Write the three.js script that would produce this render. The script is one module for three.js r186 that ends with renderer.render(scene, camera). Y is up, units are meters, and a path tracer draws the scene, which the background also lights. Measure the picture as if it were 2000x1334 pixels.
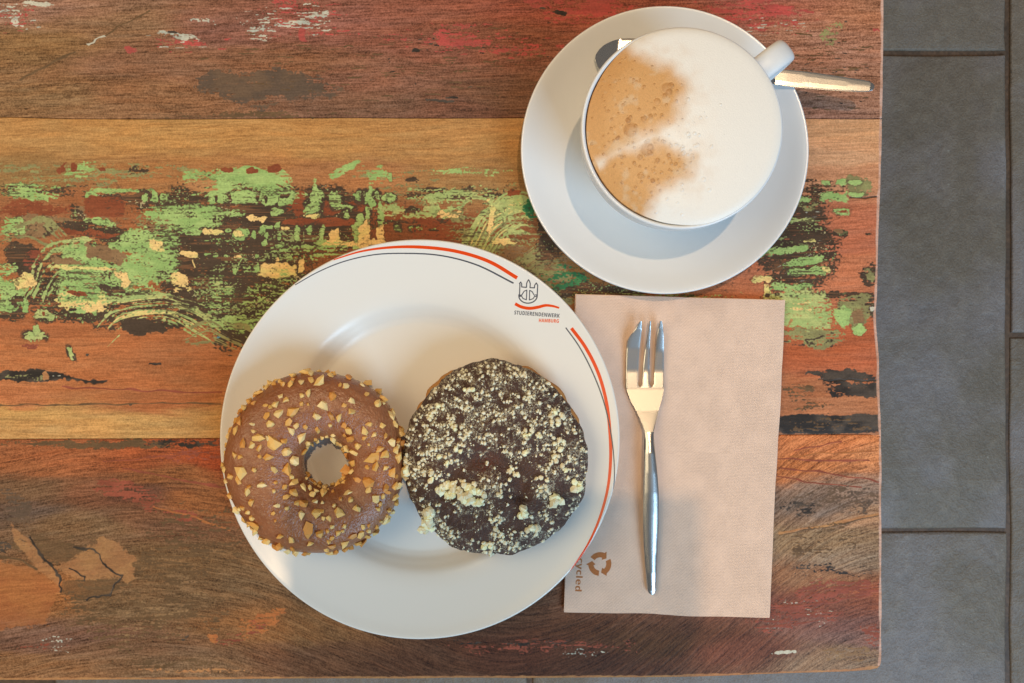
import * as THREE from 'three';
import { mergeGeometries, toCreasedNormals, mergeVertices } from 'three/addons/utils/BufferGeometryUtils.js';
import { RoundedBoxGeometry } from 'three/addons/geometries/RoundedBoxGeometry.js';
import { RectAreaLightUniformsLib } from 'three/addons/lights/RectAreaLightUniformsLib.js';

// ───────── camera, light, exposure ─────────
const CAM_H = 0.48, FOCAL = 1884;                       // metres above the table top; focal length in photograph pixels
const scene = new THREE.Scene();
const camera = new THREE.PerspectiveCamera(2 * Math.atan(667 / FOCAL) * 180 / Math.PI, 2000 / 1334, 0.02, 20);
camera.position.set(0, CAM_H, 0);
camera.up.set(0, 0, -1);
camera.lookAt(0, 0, 0);
const renderer = new THREE.WebGLRenderer({ antialias: true });
renderer.toneMapping = THREE.LinearToneMapping;
renderer.toneMappingExposure = 1.0;
renderer.shadowMap.enabled = true;
scene.background = new THREE.Color().setRGB(0.13, 0.132, 0.135);   // the dim café all round
RectAreaLightUniformsLib.init();
// warm ceiling spotlight, a little towards the far side of the table
const lamp = new THREE.SpotLight(new THREE.Color().setRGB(1.0, 0.70, 0.41), 4.0, 0, 0.75, 0.4, 2);
lamp.name = 'ceiling_spotlight';
lamp.position.set(0.177, 2.0, -0.366); lamp.target.position.set(0, 0, 0);
lamp.castShadow = true; lamp.shadow.radius = 0.9; lamp.shadow.mapSize.set(2048, 2048);
scene.add(lamp, lamp.target);
// daylight from a window on the near right side
const windowLight = new THREE.RectAreaLight(new THREE.Color().setRGB(0.44, 0.71, 1.0), 9.6, 1.5, 1.8);
windowLight.name = 'window_daylight';
windowLight.position.set(1.5, 1.85, 1.85); windowLight.lookAt(0.1, 0, 0);
scene.add(windowLight);
// soft warm light of the café's other ceiling lamps, off to the left
const roomLight = new THREE.RectAreaLight(new THREE.Color().setRGB(1.0, 0.80, 0.50), 2.7, 1.8, 1.8);
roomLight.name = 'room_ceiling_light';
roomLight.position.set(-1.5, 1.9, -0.3); roomLight.lookAt(0, 0, 0);
scene.add(roomLight);

// ───────── helpers ─────────
function rng(seed) { let a = seed >>> 0; return () => { a |= 0; a = a + 0x6D2B79F5 | 0; let t = Math.imul(a ^ a >>> 15, 1 | a); t = t + Math.imul(t ^ t >>> 7, 61 | t) ^ t; return ((t ^ t >>> 14) >>> 0) / 4294967296; }; }
const HASH = new Float32Array(65536); { const r = rng(7); for (let i = 0; i < 65536; i++) HASH[i] = r(); }
function vn(x, y) {                                     // value noise 0..1
  const ix = Math.floor(x), iy = Math.floor(y); let fx = x - ix, fy = y - iy;
  fx = fx * fx * (3 - 2 * fx); fy = fy * fy * (3 - 2 * fy);
  const a = ((ix & 255) | ((iy & 255) << 8)), b = (((ix + 1) & 255) | ((iy & 255) << 8)), c = ((ix & 255) | (((iy + 1) & 255) << 8)), d = (((ix + 1) & 255) | (((iy + 1) & 255) << 8));
  const p = HASH[a] + (HASH[b] - HASH[a]) * fx, q = HASH[c] + (HASH[d] - HASH[c]) * fx;
  return p + (q - p) * fy;
}
const fbm = (x, y, n = 3) => { let s = 0, a = 0.5, t = 0; for (let i = 0; i < n; i++) { s += a * vn(x, y); t += a; a *= 0.5; x = x * 2.03 + 17.1; y = y * 2.03 + 5.7; } return s / t; };
const sst = (a, b, x) => { const t = Math.min(1, Math.max(0, (x - a) / (b - a))); return t * t * (3 - 2 * t); };
const clamp = (x, a, b) => Math.min(b, Math.max(a, x));
const toLin = (c) => c <= 0.04045 ? c / 12.92 : ((c + 0.055) / 1.055) ** 2.4;
const toS = (c) => { c = clamp(c, 0, 1); return c <= 0.0031308 ? c * 12.92 : 1.055 * c ** (1 / 2.4) - 0.055; };
const SLUT = new Uint8Array(4097); for (let i = 0; i <= 4096; i++) SLUT[i] = Math.round(toS(i / 4096) * 255);
const enc = (c) => SLUT[c <= 0 ? 0 : c >= 1 ? 4096 : (c * 4096) | 0];
const WHITE = [1.0, 0.93, 0.86];                        // how a white thing shows in the photograph's light: seen colour / WHITE = own colour
const own = (hex) => [16, 8, 0].map((s, i) => Math.min(0.9, toLin(((hex >> s) & 255) / 255) / WHITE[i]));
const seen = (hex) => own([16, 8, 0].map((s, i) => Math.min(255, Math.round(((hex >> s) & 255) * [1.12, 1.06, 0.98][i])) << s).reduce((a, b) => a | b));
const ownColor = (hex) => { const c = own(hex); return new THREE.Color().setRGB(c[0], c[1], c[2]); };
const P = (px, py, h = 0) => new THREE.Vector3((px - 1000) / FOCAL * (CAM_H - h), h, (py - 667) / FOCAL * (CAM_H - h));
const V = (x, y, z) => new THREE.Vector3(x, y, z);
function dataTex(data, w, h, srgb) { const t = new THREE.DataTexture(data, w, h, THREE.RGBAFormat); t.magFilter = THREE.LinearFilter; t.minFilter = THREE.LinearFilter; if (srgb) t.colorSpace = THREE.SRGBColorSpace; t.needsUpdate = true; return t; }
function shade(m) { m.castShadow = true; m.receiveShadow = true; return m; }
function part(name, g, m, parent) { const o = shade(new THREE.Mesh(g, m)); o.name = name; parent.add(o); return o; }
function thing(name, label, category, pos = [0, 0, 0]) { const o = new THREE.Group(); o.name = name; o.position.set(...pos); o.userData = { label, category }; scene.add(o); return o; }
function structure(name, g, m) { const o = part(name, g, m, scene); o.userData.kind = 'structure'; return o; }
function planarUV(g, f) { const p = g.attributes.position, uv = new Float32Array(p.count * 2); for (let i = 0; i < p.count; i++) { const q = f(p.getX(i), p.getY(i), p.getZ(i)); uv[2 * i] = q[0]; uv[2 * i + 1] = q[1]; } g.setAttribute('uv', new THREE.BufferAttribute(uv, 2)); return g; }
function gridGeo(nu, nv, f, closeU = false, closeV = false) {
  const pos = [], idx = [], uv = [];
  for (let j = 0; j <= nv; j++) for (let i = 0; i <= nu; i++) { const p = f(i / nu, j / nv); pos.push(p.x, p.y, p.z); uv.push(i / nu, j / nv); }
  const W = nu + 1; for (let j = 0; j < nv; j++) for (let i = 0; i < nu; i++) { const a = j * W + i; idx.push(a, a + W, a + 1, a + 1, a + W, a + W + 1); }
  const g = new THREE.BufferGeometry(); g.setAttribute('position', new THREE.Float32BufferAttribute(pos, 3)); g.setAttribute('uv', new THREE.Float32BufferAttribute(uv, 2)); g.setIndex(idx); return g;
}
function smoothWelded(g) { g.deleteAttribute('normal'); g.deleteAttribute('uv'); const w = mergeVertices(g, 1e-6); w.computeVertexNormals(); return w; }
const lathe = (pts, seg = 128) => new THREE.LatheGeometry(new THREE.SplineCurve(pts.map((p) => new THREE.Vector2(...p))).getPoints(pts.length * 6), seg);

// ───────── wood: own colour and relief of the reclaimed boards, laid out in photograph pixels ─────────
const TX0 = -60, TY0 = -60, TWP = 1800, THP = 1400, TW = 2048, TH = 1593, TS = TW / TWP;
const col = new Float32Array(TW * TH * 3), hgt = new Float32Array(TW * TH).fill(0.5);
const jointA = (x) => 230.5 + (vn(x * 0.006, 3.3) - 0.5) * 5, jointB = (x) => 858 + (vn(x * 0.005, 9.1) - 0.5) * 4 - x * 0.0045;
{
  // colour of the bare wood at points along each board
  const bare = [
    [[20, 20, 0x8a6858], [70, 90, 0x80603f], [250, 50, 0x84644a], [440, 60, 0x7c5347], [600, 50, 0x855549], [720, 150, 0x7d5544], [860, 90, 0x804f40], [980, 60, 0x7e4c3a], [1120, 15, 0x8c4c3e], [90, 190, 0x7f6042], [260, 190, 0x835c40], [560, 130, 0x7c543c], [700, 205, 0x70503f], [900, 205, 0x6c4838], [1000, 190, 0x6a4a38], [330, 130, 0x7e5a44], [1460, 30, 0x8a5044], [1600, 70, 0x946a58], [1650, 190, 0x8c6553], [1710, 30, 0x96664f], [1560, 215, 0x7f5a4a]],
    [[40, 270, 0xa97f50], [300, 265, 0xae8452], [600, 270, 0xaa7f4f], [850, 270, 0xa67d50], [1000, 280, 0xa17a4c], [1650, 290, 0xb88c6c], [1600, 250, 0xb58a68], [60, 345, 0x8a6c44], [300, 350, 0x9a6c44], [700, 345, 0xa06e48], [950, 350, 0x94724a], [1690, 350, 0xae7c5e], [100, 405, 0x93603f], [200, 400, 0x8f5a3a], [640, 435, 0x7d4229], [850, 450, 0x7d4c32], [1000, 520, 0x7f5a34], [1680, 430, 0xa4634a], [1690, 520, 0xa8684c], [1640, 480, 0xa3624a], [40, 640, 0x9c5f3c], [200, 660, 0xa2643e], [350, 680, 0x9a623f], [100, 700, 0xa86a42], [30, 770, 0xa86a44], [250, 740, 0xa1633d], [400, 740, 0x9c6540], [300, 778, 0x9c603c], [50, 800, 0xb38a55], [250, 820, 0xb58d58], [400, 820, 0xad8655], [50, 845, 0xb28856], [1600, 690, 0x9a5334], [1700, 700, 0xa05a3e], [1560, 780, 0x955e40], [1690, 790, 0xa06a4c], [1600, 850, 0x8f5f44]],
    [[30, 900, 0x8a5434], [150, 885, 0x905535], [300, 885, 0x8e4a2a], [400, 900, 0x8c4022], [60, 960, 0x6a4f3a], [200, 960, 0x734a34], [330, 940, 0x7e5030], [420, 980, 0x80502f], [270, 965, 0x5c3c30], [30, 1010, 0x5c4a40], [150, 1030, 0x72583f], [300, 1020, 0x6a4a36], [60, 1160, 0x986238], [250, 1180, 0x6a523a], [350, 1100, 0x6c5238], [420, 1150, 0x6c543c], [120, 1245, 0x6b4d3f], [280, 1260, 0x6c503c], [40, 1300, 0x7e5a3c], [330, 1300, 0x745a42], [520, 1230, 0x7a5636], [620, 1290, 0x664632], [800, 1300, 0x523626], [1000, 1280, 0x4e2e20], [1150, 1290, 0x482c1e], [1300, 1260, 0x50341f], [1440, 1270, 0x603a2a], [1600, 875, 0xb06c44], [1700, 890, 0xb87850], [1560, 910, 0xa8683f], [1640, 955, 0x7c675c], [1580, 985, 0x6c5a50], [1700, 1000, 0x927058], [1600, 1060, 0x80674f], [1690, 1090, 0x806a58], [1620, 1135, 0x7f5a40], [1690, 1150, 0x83482f], [1560, 1180, 0x6a3e2e], [1650, 1210, 0x6e4a40], [1700, 1250, 0x70524a], [1650, 1290, 0x7d6552]],
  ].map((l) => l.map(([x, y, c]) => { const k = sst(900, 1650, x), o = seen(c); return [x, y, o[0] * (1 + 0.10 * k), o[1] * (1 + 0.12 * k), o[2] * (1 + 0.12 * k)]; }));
  const GX = 260, GY = 400, X0 = -140, Y0 = -140, SX = 8, SY = 4;
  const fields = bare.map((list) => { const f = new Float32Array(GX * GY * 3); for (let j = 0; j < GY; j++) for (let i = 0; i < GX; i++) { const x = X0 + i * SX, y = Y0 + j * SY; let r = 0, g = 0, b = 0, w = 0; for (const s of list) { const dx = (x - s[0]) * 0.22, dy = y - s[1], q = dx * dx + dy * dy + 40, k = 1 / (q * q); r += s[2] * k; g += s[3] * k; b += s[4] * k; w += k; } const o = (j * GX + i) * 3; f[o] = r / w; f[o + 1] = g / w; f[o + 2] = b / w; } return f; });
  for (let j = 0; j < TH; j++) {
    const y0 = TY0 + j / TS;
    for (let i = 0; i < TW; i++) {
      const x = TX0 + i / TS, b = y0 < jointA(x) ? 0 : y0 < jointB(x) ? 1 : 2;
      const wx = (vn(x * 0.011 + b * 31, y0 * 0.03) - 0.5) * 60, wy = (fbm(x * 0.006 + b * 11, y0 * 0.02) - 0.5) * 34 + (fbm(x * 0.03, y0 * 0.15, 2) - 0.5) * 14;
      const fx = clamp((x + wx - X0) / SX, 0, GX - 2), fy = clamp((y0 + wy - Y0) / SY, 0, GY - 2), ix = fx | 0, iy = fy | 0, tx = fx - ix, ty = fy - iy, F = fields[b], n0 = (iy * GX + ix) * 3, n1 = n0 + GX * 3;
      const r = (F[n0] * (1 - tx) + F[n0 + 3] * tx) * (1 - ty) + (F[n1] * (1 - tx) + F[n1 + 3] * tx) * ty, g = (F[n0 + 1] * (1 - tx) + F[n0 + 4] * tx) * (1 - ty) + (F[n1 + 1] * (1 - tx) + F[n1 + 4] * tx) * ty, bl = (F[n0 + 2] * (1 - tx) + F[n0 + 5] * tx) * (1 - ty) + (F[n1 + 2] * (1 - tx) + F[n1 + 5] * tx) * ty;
      const slant = b === 2 ? 0.16 * Math.sin(x * 0.004 + 1) : b === 0 ? 0.03 : 0.02, y = y0 + x * slant + (vn(x * 0.008, y0 * 0.02) - 0.5) * 10;
      const long_ = vn(x * 0.012 + b * 9, y * 0.32) - 0.5, fine = vn(x * 0.06, y * 0.8) - 0.5, pore = vn(x * 0.14 + 50, y * 0.9 + 20), speck = vn(x * 0.55, y * 0.6) - 0.5;
      const rough = b === 1 ? 0.52 : 1;
      let v = 1 + rough * (long_ * 0.5 + fine * 0.72 + speck * 0.78) + (fbm(x * 0.02, y0 * 0.05) - 0.5) * 0.34 * rough;
      v *= 1 - 0.35 * rough * sst(0.8, 0.95, pore);
      const o = (j * TW + i) * 3, pk = 1 + (vn(x * 0.02 + 70, y * 0.12) - 0.5) * 0.12;
      v = Math.max(0.22, v); const tone = b === 1 ? 1 : 0.97; col[o] = r * v * pk * tone; col[o + 1] = g * v ** 1.12 * tone * 0.97; col[o + 2] = bl * v ** 1.25 * tone * 0.92 / pk;
      hgt[j * TW + i] += rough * (long_ * 0.12 + fine * 0.12) - 0.12 * sst(0.8, 0.95, pore);
    }
  }
}
const PAINT = { G: [own(0xa8b268), own(0xbcba70)], L: [own(0xaabc6c), own(0x98b062)], O: [own(0x8c8050), own(0x9a9058)], Y: [seen(0xdcb97c), seen(0xc9bf78)], D: [own(0x463527), own(0x4e3b2c)], B: [seen(0x7d6044), seen(0x84694a)], R: [seen(0x84482e), seen(0x7a4029)], A: [seen(0xa0704a), seen(0xa67a50)], W: [own(0xcdbfa2), own(0xb4b09a)], K: [own(0xbe4f44), own(0xac4c40)], S: [seen(0x56463a), seen(0x604c3c)], E: [seen(0x2c2622), seen(0x4a4038)], T: [seen(0x2f6a44), seen(0x3f7a4c)], N: [seen(0x5a452f), seen(0x644c34)], C: [seen(0x9c6238), seen(0x965a34)], U: [seen(0x7a4130), seen(0x8a4a38)], Q: [seen(0x3f7f9c), seen(0x4a88a0)] };
function lay(x0, y0, x1, y1, kind, maskAt, up) {
  const a = PAINT[kind], i0 = Math.max(0, Math.floor((x0 - TX0) * TS)), i1 = Math.min(TW - 1, Math.ceil((x1 - TX0) * TS)), j0 = Math.max(0, Math.floor((y0 - TY0) * TS)), j1 = Math.min(TH - 1, Math.ceil((y1 - TY0) * TS));
  for (let j = j0; j <= j1; j++) for (let i = i0; i <= i1; i++) {
    const x = TX0 + i / TS, y = TY0 + j / TS, m = maskAt(x, y); if (m <= 0.003) continue;
    const t = sst(0.35, 0.7, fbm(x * 0.03 + 40, y * 0.06, 2)), v = 1 + (vn(x * 0.05, y * 0.6) - 0.5) * 0.22 + (vn(x * 0.4, y * 0.45) - 0.5) * 0.28, o = (j * TW + i) * 3;
    for (let c = 0; c < 3; c++) col[o + c] += ((a[0][c] + (a[1][c] - a[0][c]) * t) * v - col[o + c]) * m;
    hgt[j * TW + i] += up * m;
  }
}
// a ragged flake or smear of paint: kind, centre, size, [turn in degrees, coverage 0..1, raggedness, squareness, dark edge]
function flake(kind, cx, cy, w, h, { rot = 0, cov = 1, rag = 0.45, sq = 3, rim = 0, soft = 0.06 } = {}) {
  if ('LG'.includes(kind) && cov === 1 && w * h > 700) cov = 0.9;
  if (rim) flake('D', cx, cy, w + rim * 2.6, h + rim * 2, { rot, rag: rag * 0.8, sq, soft: 0.18 });
  const c = Math.cos(rot * Math.PI / 180), s = Math.sin(rot * Math.PI / 180), R = Math.hypot(w, h) * 0.85, k = 7 / Math.max(12, Math.min(w, h)), wet = 'LGY'.includes(kind);
  if (wet && cov === 1) go('D', 2.4 / Math.min(w, h) + 0.03); go(kind, 0);
  function go(kind, outline) { lay(cx - R, cy - R, cx + R, cy + R, kind, (x, y) => {
    if (Math.abs((x - cx) * c + (y - cy) * s) > w * 0.8 + h * 0.5 || Math.abs(-(x - cx) * s + (y - cy) * c) > h * 1.1) return 0;
    const q = Math.min(w, h), f = 1.1 / Math.max(9, q), dx = x - cx + (fbm(x * f + cy, y * f, 3) - 0.5) * q * rag * 2.2, dy = y - cy + (fbm(x * f, y * f + cx, 3) - 0.5) * q * rag * 1.8, u = Math.abs(dx * c + dy * s) / (w / 2), v = Math.abs(-dx * s + dy * c) / (h / 2);
    if (u > 1.6 || v > 1.6) return 0;
    const drip = wet ? (vn(x * 0.13 + cy, cy * 0.37) - 0.5) * rag * 1.5 * sst(u - 0.3, u + 0.3, v) : 0, d = Math.pow(u ** sq + v ** sq, 1 / sq) + (fbm(x * 0.1 * k + cx, y * 0.16 * k + cy) - 0.5) * rag * 1.1 + (vn(x * 0.28 + cy, y * 0.34) - 0.5) * rag * 0.7;
    let m = 1 - sst(1 - soft, 1 + soft, d + drip);
    if (outline) return (1 - sst(1.0 + outline, 1.02 + outline * 1.5, d + drip)) * 0.35;
    if (m > 0 && cov < 1) { const n = vn(x * 0.045 + cx, y * 0.3) * 0.45 + vn(x * 0.3, y * 0.42 + cx) * 0.35 + fbm(x * 0.02, y * 0.05) * 0.2, th = 1 - cov; m *= sst(th * 0.62 + 0.12, th * 0.62 + 0.26, n - Math.max(0, d - 0.6) * 0.35); }
    if (m > 0 && (kind === 'L' || kind === 'G' || kind === 'Y')) m *= 1 - 0.75 * sst(0.74, 0.84, vn(x * 0.22 + 5, y * 0.3) * 0.55 + vn(x * 0.09, y * 0.16 + 8) * 0.45);
    return m;
  }, kind === 'D' || kind === 'E' || kind === 'S' ? -0.02 : 0.16); }
}
function poly(kind, pts, { rag = 4, cov = 1, soft = 2 } = {}) {
  const xs = pts.map((p) => p[0]), ys = pts.map((p) => p[1]);
  lay(Math.min(...xs) - 8, Math.min(...ys) - 8, Math.max(...xs) + 8, Math.max(...ys) + 8, kind, (x, y) => {
    const d = polyDist(pts, x, y) + (fbm(x * 0.07, y * 0.1) - 0.5) * rag * 2.4 + (vn(x * 0.35, y * 0.35) - 0.5) * rag * 0.7;
    let m = (1 - sst(-soft, soft, d)) * 0.6;
    if (m > 0 && cov < 1) m *= sst(0.9 - cov, 1.1 - cov, vn(x * 0.05, y * 0.4) * 0.5 + vn(x * 0.3, y * 0.4) * 0.5);
    return m;
  }, 0.05);
}
function polyDist(pts, x, y) {                           // signed, negative inside
  let d = 1e9, inside = false;
  for (let i = 0, j = pts.length - 1; i < pts.length; j = i++) {
    const [ax, ay] = pts[i], [bx, by] = pts[j], ex = bx - ax, ey = by - ay, t = clamp(((x - ax) * ex + (y - ay) * ey) / (ex * ex + ey * ey), 0, 1);
    d = Math.min(d, Math.hypot(x - ax - ex * t, y - ay - ey * t));
    if ((ay > y) !== (by > y) && x < (bx - ax) * (y - ay) / (by - ay) + ax) inside = !inside;
  }
  return inside ? -d : d;
}
function crack(kind, pts, wide) {
  const xs = pts.map((p) => p[0]), ys = pts.map((p) => p[1]);
  lay(Math.min(...xs) - 12, Math.min(...ys) - 12, Math.max(...xs) + 12, Math.max(...ys) + 12, kind, (x, y) => {
    const fq = 'EW'.includes(kind) ? 0.12 : 0.035, qx = x + (vn(x * fq, y * fq) - 0.5) * 7, qy = y + (vn(x * fq + 9, y * 0.12) - 0.5) * (fq > 0.1 ? 7 : 5); let d = 1e9;
    for (let i = 1; i < pts.length; i++) { const [ax, ay] = pts[i - 1], [bx, by] = pts[i], ex = bx - ax, ey = by - ay, t = clamp(((qx - ax) * ex + (qy - ay) * ey) / (ex * ex + ey * ey), 0, 1); d = Math.min(d, Math.hypot(qx - ax - ex * t, qy - ay - ey * t)); }
    return 1 - sst(wide * 0.25, wide * 0.8, d * (0.6 + vn(x * 0.1, y * 0.1)));
  }, kind === 'D' || kind === 'E' ? -0.5 : 0.1);
}
function edge(kind, pts, wide) {                           // an even pale strip along an edge
  for (let i = 1; i < pts.length; i++) { const [ax, ay] = pts[i - 1], [bx, by] = pts[i], ex = bx - ax, ey = by - ay; lay(Math.min(ax, bx) - 6, Math.min(ay, by) - 6, Math.max(ax, bx) + 6, Math.max(ay, by) + 6, kind, (x, y) => { const t = ((x - ax) * ex + (y - ay) * ey) / (ex * ex + ey * ey); if (t < 0 || t >= 1) return 0; return 0.85 * (1 - sst(wide * 0.3, wide * 0.65, Math.hypot(x - ax - ex * t, y - ay - ey * t) + (vn(x * 0.1, y * 0.06) - 0.5) * 2.5)); }, 0); }
}
// strokes left by a stiff brush swung round a point
function sweep(kind, cx, cy, r0, r1, a0, a1, { cov = 0.5, pitch = 0.35, flat = 1 } = {}) {
  const R = r1 * Math.max(1, 1 / flat) + 10;
  lay(cx - R, cy - R, cx + R, cy + R, kind, (x, y) => {
    const dx = x - cx, dy = (y - cy) / flat, r = Math.hypot(dx, dy) + (fbm(x * 0.012 + cx, y * 0.012, 2) - 0.5) * 44; if (r < r0 || r > r1) return 0;
    let a = Math.atan2(dy, dx) * 180 / Math.PI; if (a < 0) a += 360;
    const e = vn(r * 0.3, 4.4) * 26 - 4, fade = sst(a0 + e - 8, a0 + e + 6, a) * (1 - sst(a1 - e - 6, a1 - e + 8, a)) * sst(r0, r0 + 8, r) * (1 - sst(r1 - 8, r1, r));
    const n = vn(r * pitch, a * 0.03) * 0.5 + vn(x * 0.2, y * 0.2) * 0.22 + fbm(x * 0.025 + 3, y * 0.04, 2) * 0.28;
    return sst(0.9 - cov, 0.97 - cov, n - (1 - fade) * 0.55);
  }, 0.1);
}
{
  // far board: worn red, pink and pale paint, a dark stain, scratches
  flake('W', 12, 20, 40, 60, { cov: 0.35 }); flake('W', 75, 7, 64, 8, { rot: 3 }); flake('W', 28, 42, 12, 14); flake('K', 30, 35, 70, 50, { cov: 0.25 });
  flake('W', 352, 70, 90, 11, { rot: 11, cov: 0.75 }); flake('E', 336, 63, 22, 6, { rot: 10 }); flake('K', 350, 82, 110, 8, { cov: 0.5, rot: 5 }); flake('K', 255, 97, 26, 11, { cov: 0.9 }); flake('K', 330, 95, 80, 30, { cov: 0.22 });
  flake('W', 505, 54, 66, 34, { cov: 0.5 }); flake('W', 525, 22, 30, 30, { cov: 0.42 }); flake('W', 570, 45, 70, 12, { cov: 0.62 }); flake('W', 620, 28, 44, 16, { cov: 0.7 }); flake('W', 400, 40, 60, 14, { cov: 0.45 });
  flake('K', 590, 66, 12, 30, { rag: 0.3 }); flake('K', 588, 18, 150, 40, { cov: 0.3 }); flake('K', 640, 66, 140, 6, { cov: 0.5 }); flake('K', 560, 8, 60, 24, { cov: 0.45 });
  flake('K', 770, 72, 70, 16, { cov: 0.42, sq: 2 }); flake('K', 890, 76, 110, 34, { cov: 0.55, sq: 2 }); flake('K', 905, 85, 44, 12, { cov: 0.9 }); flake('K', 1035, 98, 56, 22, { cov: 0.55, sq: 2 }); flake('K', 960, 88, 120, 30, { cov: 0.28 }); flake('K', 900, 50, 120, 12, { cov: 0.3 });
  flake('K', 1130, 15, 150, 44, { cov: 0.5, sq: 2 }); flake('K', 1170, 12, 46, 30, { cov: 0.9 }); flake('K', 1050, 8, 60, 14, { cov: 0.5, rot: 12 }); flake('E', 1095, 25, 26, 7, { rot: 10 }); flake('E', 1060, 15, 12, 4);
  flake('K', 1440, 18, 170, 54, { cov: 0.52, sq: 2 }); flake('K', 1530, 52, 130, 44, { cov: 0.36 }); flake('K', 1510, 20, 90, 20, { cov: 0.6 }); flake('W', 1520, 50, 60, 14, { cov: 0.22 }); flake('K', 1710, 58, 20, 12, { cov: 0.5 });
  flake('O', 1625, 62, 30, 40, { cov: 0.6, rot: 15 }); flake('E', 1655, 42, 16, 6, { cov: 0.6 });
  flake('S', 500, 168, 235, 58, { cov: 0.93, rag: 0.4, sq: 2 }); flake('S', 600, 178, 130, 40, { cov: 0.7, sq: 2 }); flake('S', 520, 200, 110, 36, { cov: 0.35 });
  flake('E', 860, 196, 62, 5, { rot: 3 }); flake('E', 810, 98, 14, 7); flake('E', 880, 190, 26, 4); flake('N', 500, 224, 420, 12, { cov: 0.5 }); flake('N', 1560, 150, 60, 26, { cov: 0.4 });
  const fr = rng(404), flecks = (kind, cx, cy, sx, sy, n, w, h) => { for (let k = 0; k < n; k++) { const x = cx + (fr() + fr() - 1) * sx, y = cy + (fr() + fr() - 1) * sy; if (y < 226) flake(kind, x, y, w * (0.3 + fr()), h * (0.5 + fr()), { rag: 0.8, rot: (fr() - 0.5) * 8, cov: 0.7 }); } };
  flecks('W', 515, 50, 55, 34, 26, 16, 2); flecks('W', 600, 35, 60, 36, 26, 26, 2.2); flecks('K', 590, 40, 90, 45, 24, 20, 2.2); flecks('K', 360, 85, 90, 22, 16, 16, 2); flecks('W', 350, 80, 70, 20, 9, 18, 1.8); flecks('W', 20, 30, 60, 50, 12, 10, 2.4); flecks('K', 30, 30, 70, 50, 12, 14, 2.4);
  flecks('K', 890, 75, 120, 34, 50, 18, 2.2); flecks('K', 1020, 90, 90, 30, 30, 14, 2.2); flecks('K', 1140, 18, 120, 28, 50, 22, 3); flecks('K', 1460, 25, 130, 38, 70, 22, 3); flecks('W', 1500, 50, 90, 24, 16, 14, 1.6); flecks('E', 900, 120, 500, 90, 40, 9, 1.8); flecks('E', 1620, 130, 90, 90, 40, 10, 1.8); flecks('N', 850, 130, 600, 90, 120, 30, 2.2); flecks('N', 1600, 130, 100, 90, 60, 24, 2.2);
  crack('W', [[172, 86], [188, 77], [206, 68]], 2.4); crack('N', [[40, 156], [80, 132], [110, 116], [145, 100]], 5); crack('N', [[206, 68], [290, 20]], 3);
  // middle board: layers of green over cream over charcoal
  flake('O', 130, 340, 300, 44, { cov: 0.42 }); flake('O', 300, 332, 220, 26, { cov: 0.4 }); flake('O', 760, 338, 300, 26, { cov: 0.26 }); flake('L', 930, 334, 170, 22, { cov: 0.38 }); flake('O', 880, 375, 300, 40, { cov: 0.4 });
  flake('L', 672, 331, 68, 16, { rot: -28, cov: 0.9, rag: 0.3 }); flake('L', 736, 341, 50, 22, { cov: 0.62, rot: -20 }); flake('D', 806, 352, 30, 12, { cov: 0.5 }); flake('L', 762, 345, 8, 14);
  flake('L', 146, 338, 70, 34, { cov: 0.5, rot: -20 }); flake('R', 121, 329, 22, 18); flake('R', 147, 328, 14, 16, { cov: 0.8 }); flake('D', 268, 330, 40, 18, { cov: 0.55 }); flake('R', 200, 330, 14, 10); flake('O', 40, 330, 90, 16, { cov: 0.5 });
  flake('D', 60, 370, 200, 26, { cov: 0.55 }); flake('L', 55, 377, 122, 24, { cov: 0.8, rag: 0.6 }); flake('L', 70, 364, 150, 12, { cov: 0.55 });
  flake('D', 215, 386, 130, 18, { cov: 0.55 }); flake('L', 228, 372, 130, 9, { rag: 0.5 }); flake('L', 176, 382, 22, 12);
  flake('B', 160, 425, 210, 44, { cov: 0.6 }); flake('R', 205, 406, 86, 40, { rag: 0.2, sq: 5 }); flake('R', 60, 406, 130, 26, { cov: 0.8 }); flake('D', 145, 408, 36, 36, { cov: 0.6 });
  flake('D', 300, 392, 130, 34, { cov: 0.85 }); for (const [x, w, h] of [[281, 14, 22], [300, 12, 24], [322, 16, 24], [343, 13, 18], [368, 12, 8], [383, 15, 22]]) flake('L', x, 385, w, h, { rag: 0.5, sq: 2.4 });
  flake('D', 480, 505, 340, 262, { rag: 0.26, sq: 3.4, cov: 0.9 }); flake('D', 610, 430, 240, 120, { rag: 0.25, cov: 0.85 }); flake('D', 460, 640, 120, 110, { rag: 0.5 }); flake('D', 250, 470, 120, 46, { cov: 0.8 });
  flake('L', 350, 420, 150, 52, { cov: 0.82, rag: 0.25 }); flake('L', 452, 417, 60, 16, { cov: 0.62 }); flake('O', 300, 436, 60, 34, { cov: 0.6 }); flake('B', 300, 442, 50, 24, { cov: 0.6 });
  flake('L', 470, 348, 220, 34, { cov: 0.7, rag: 0.4 }); sweep('L', 470, 470, 90, 150, 225, 320, { cov: 0.55 }); flake('L', 424, 374, 40, 50, { rag: 0.2, sq: 6 }); flake('L', 476, 385, 56, 24, { rag: 0.16, sq: 6 }); flake('L', 523, 380, 40, 36, { cov: 0.9, rag: 0.3 });
  flake('A', 392, 362, 70, 28, { cov: 0.75 }); flake('R', 440, 331, 26, 10); flake('R', 491, 333, 24, 10); flake('R', 532, 330, 26, 14); for (const x of [422, 450, 502, 518]) flake('D', x, 388, 6, 16, { sq: 2 });
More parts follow.
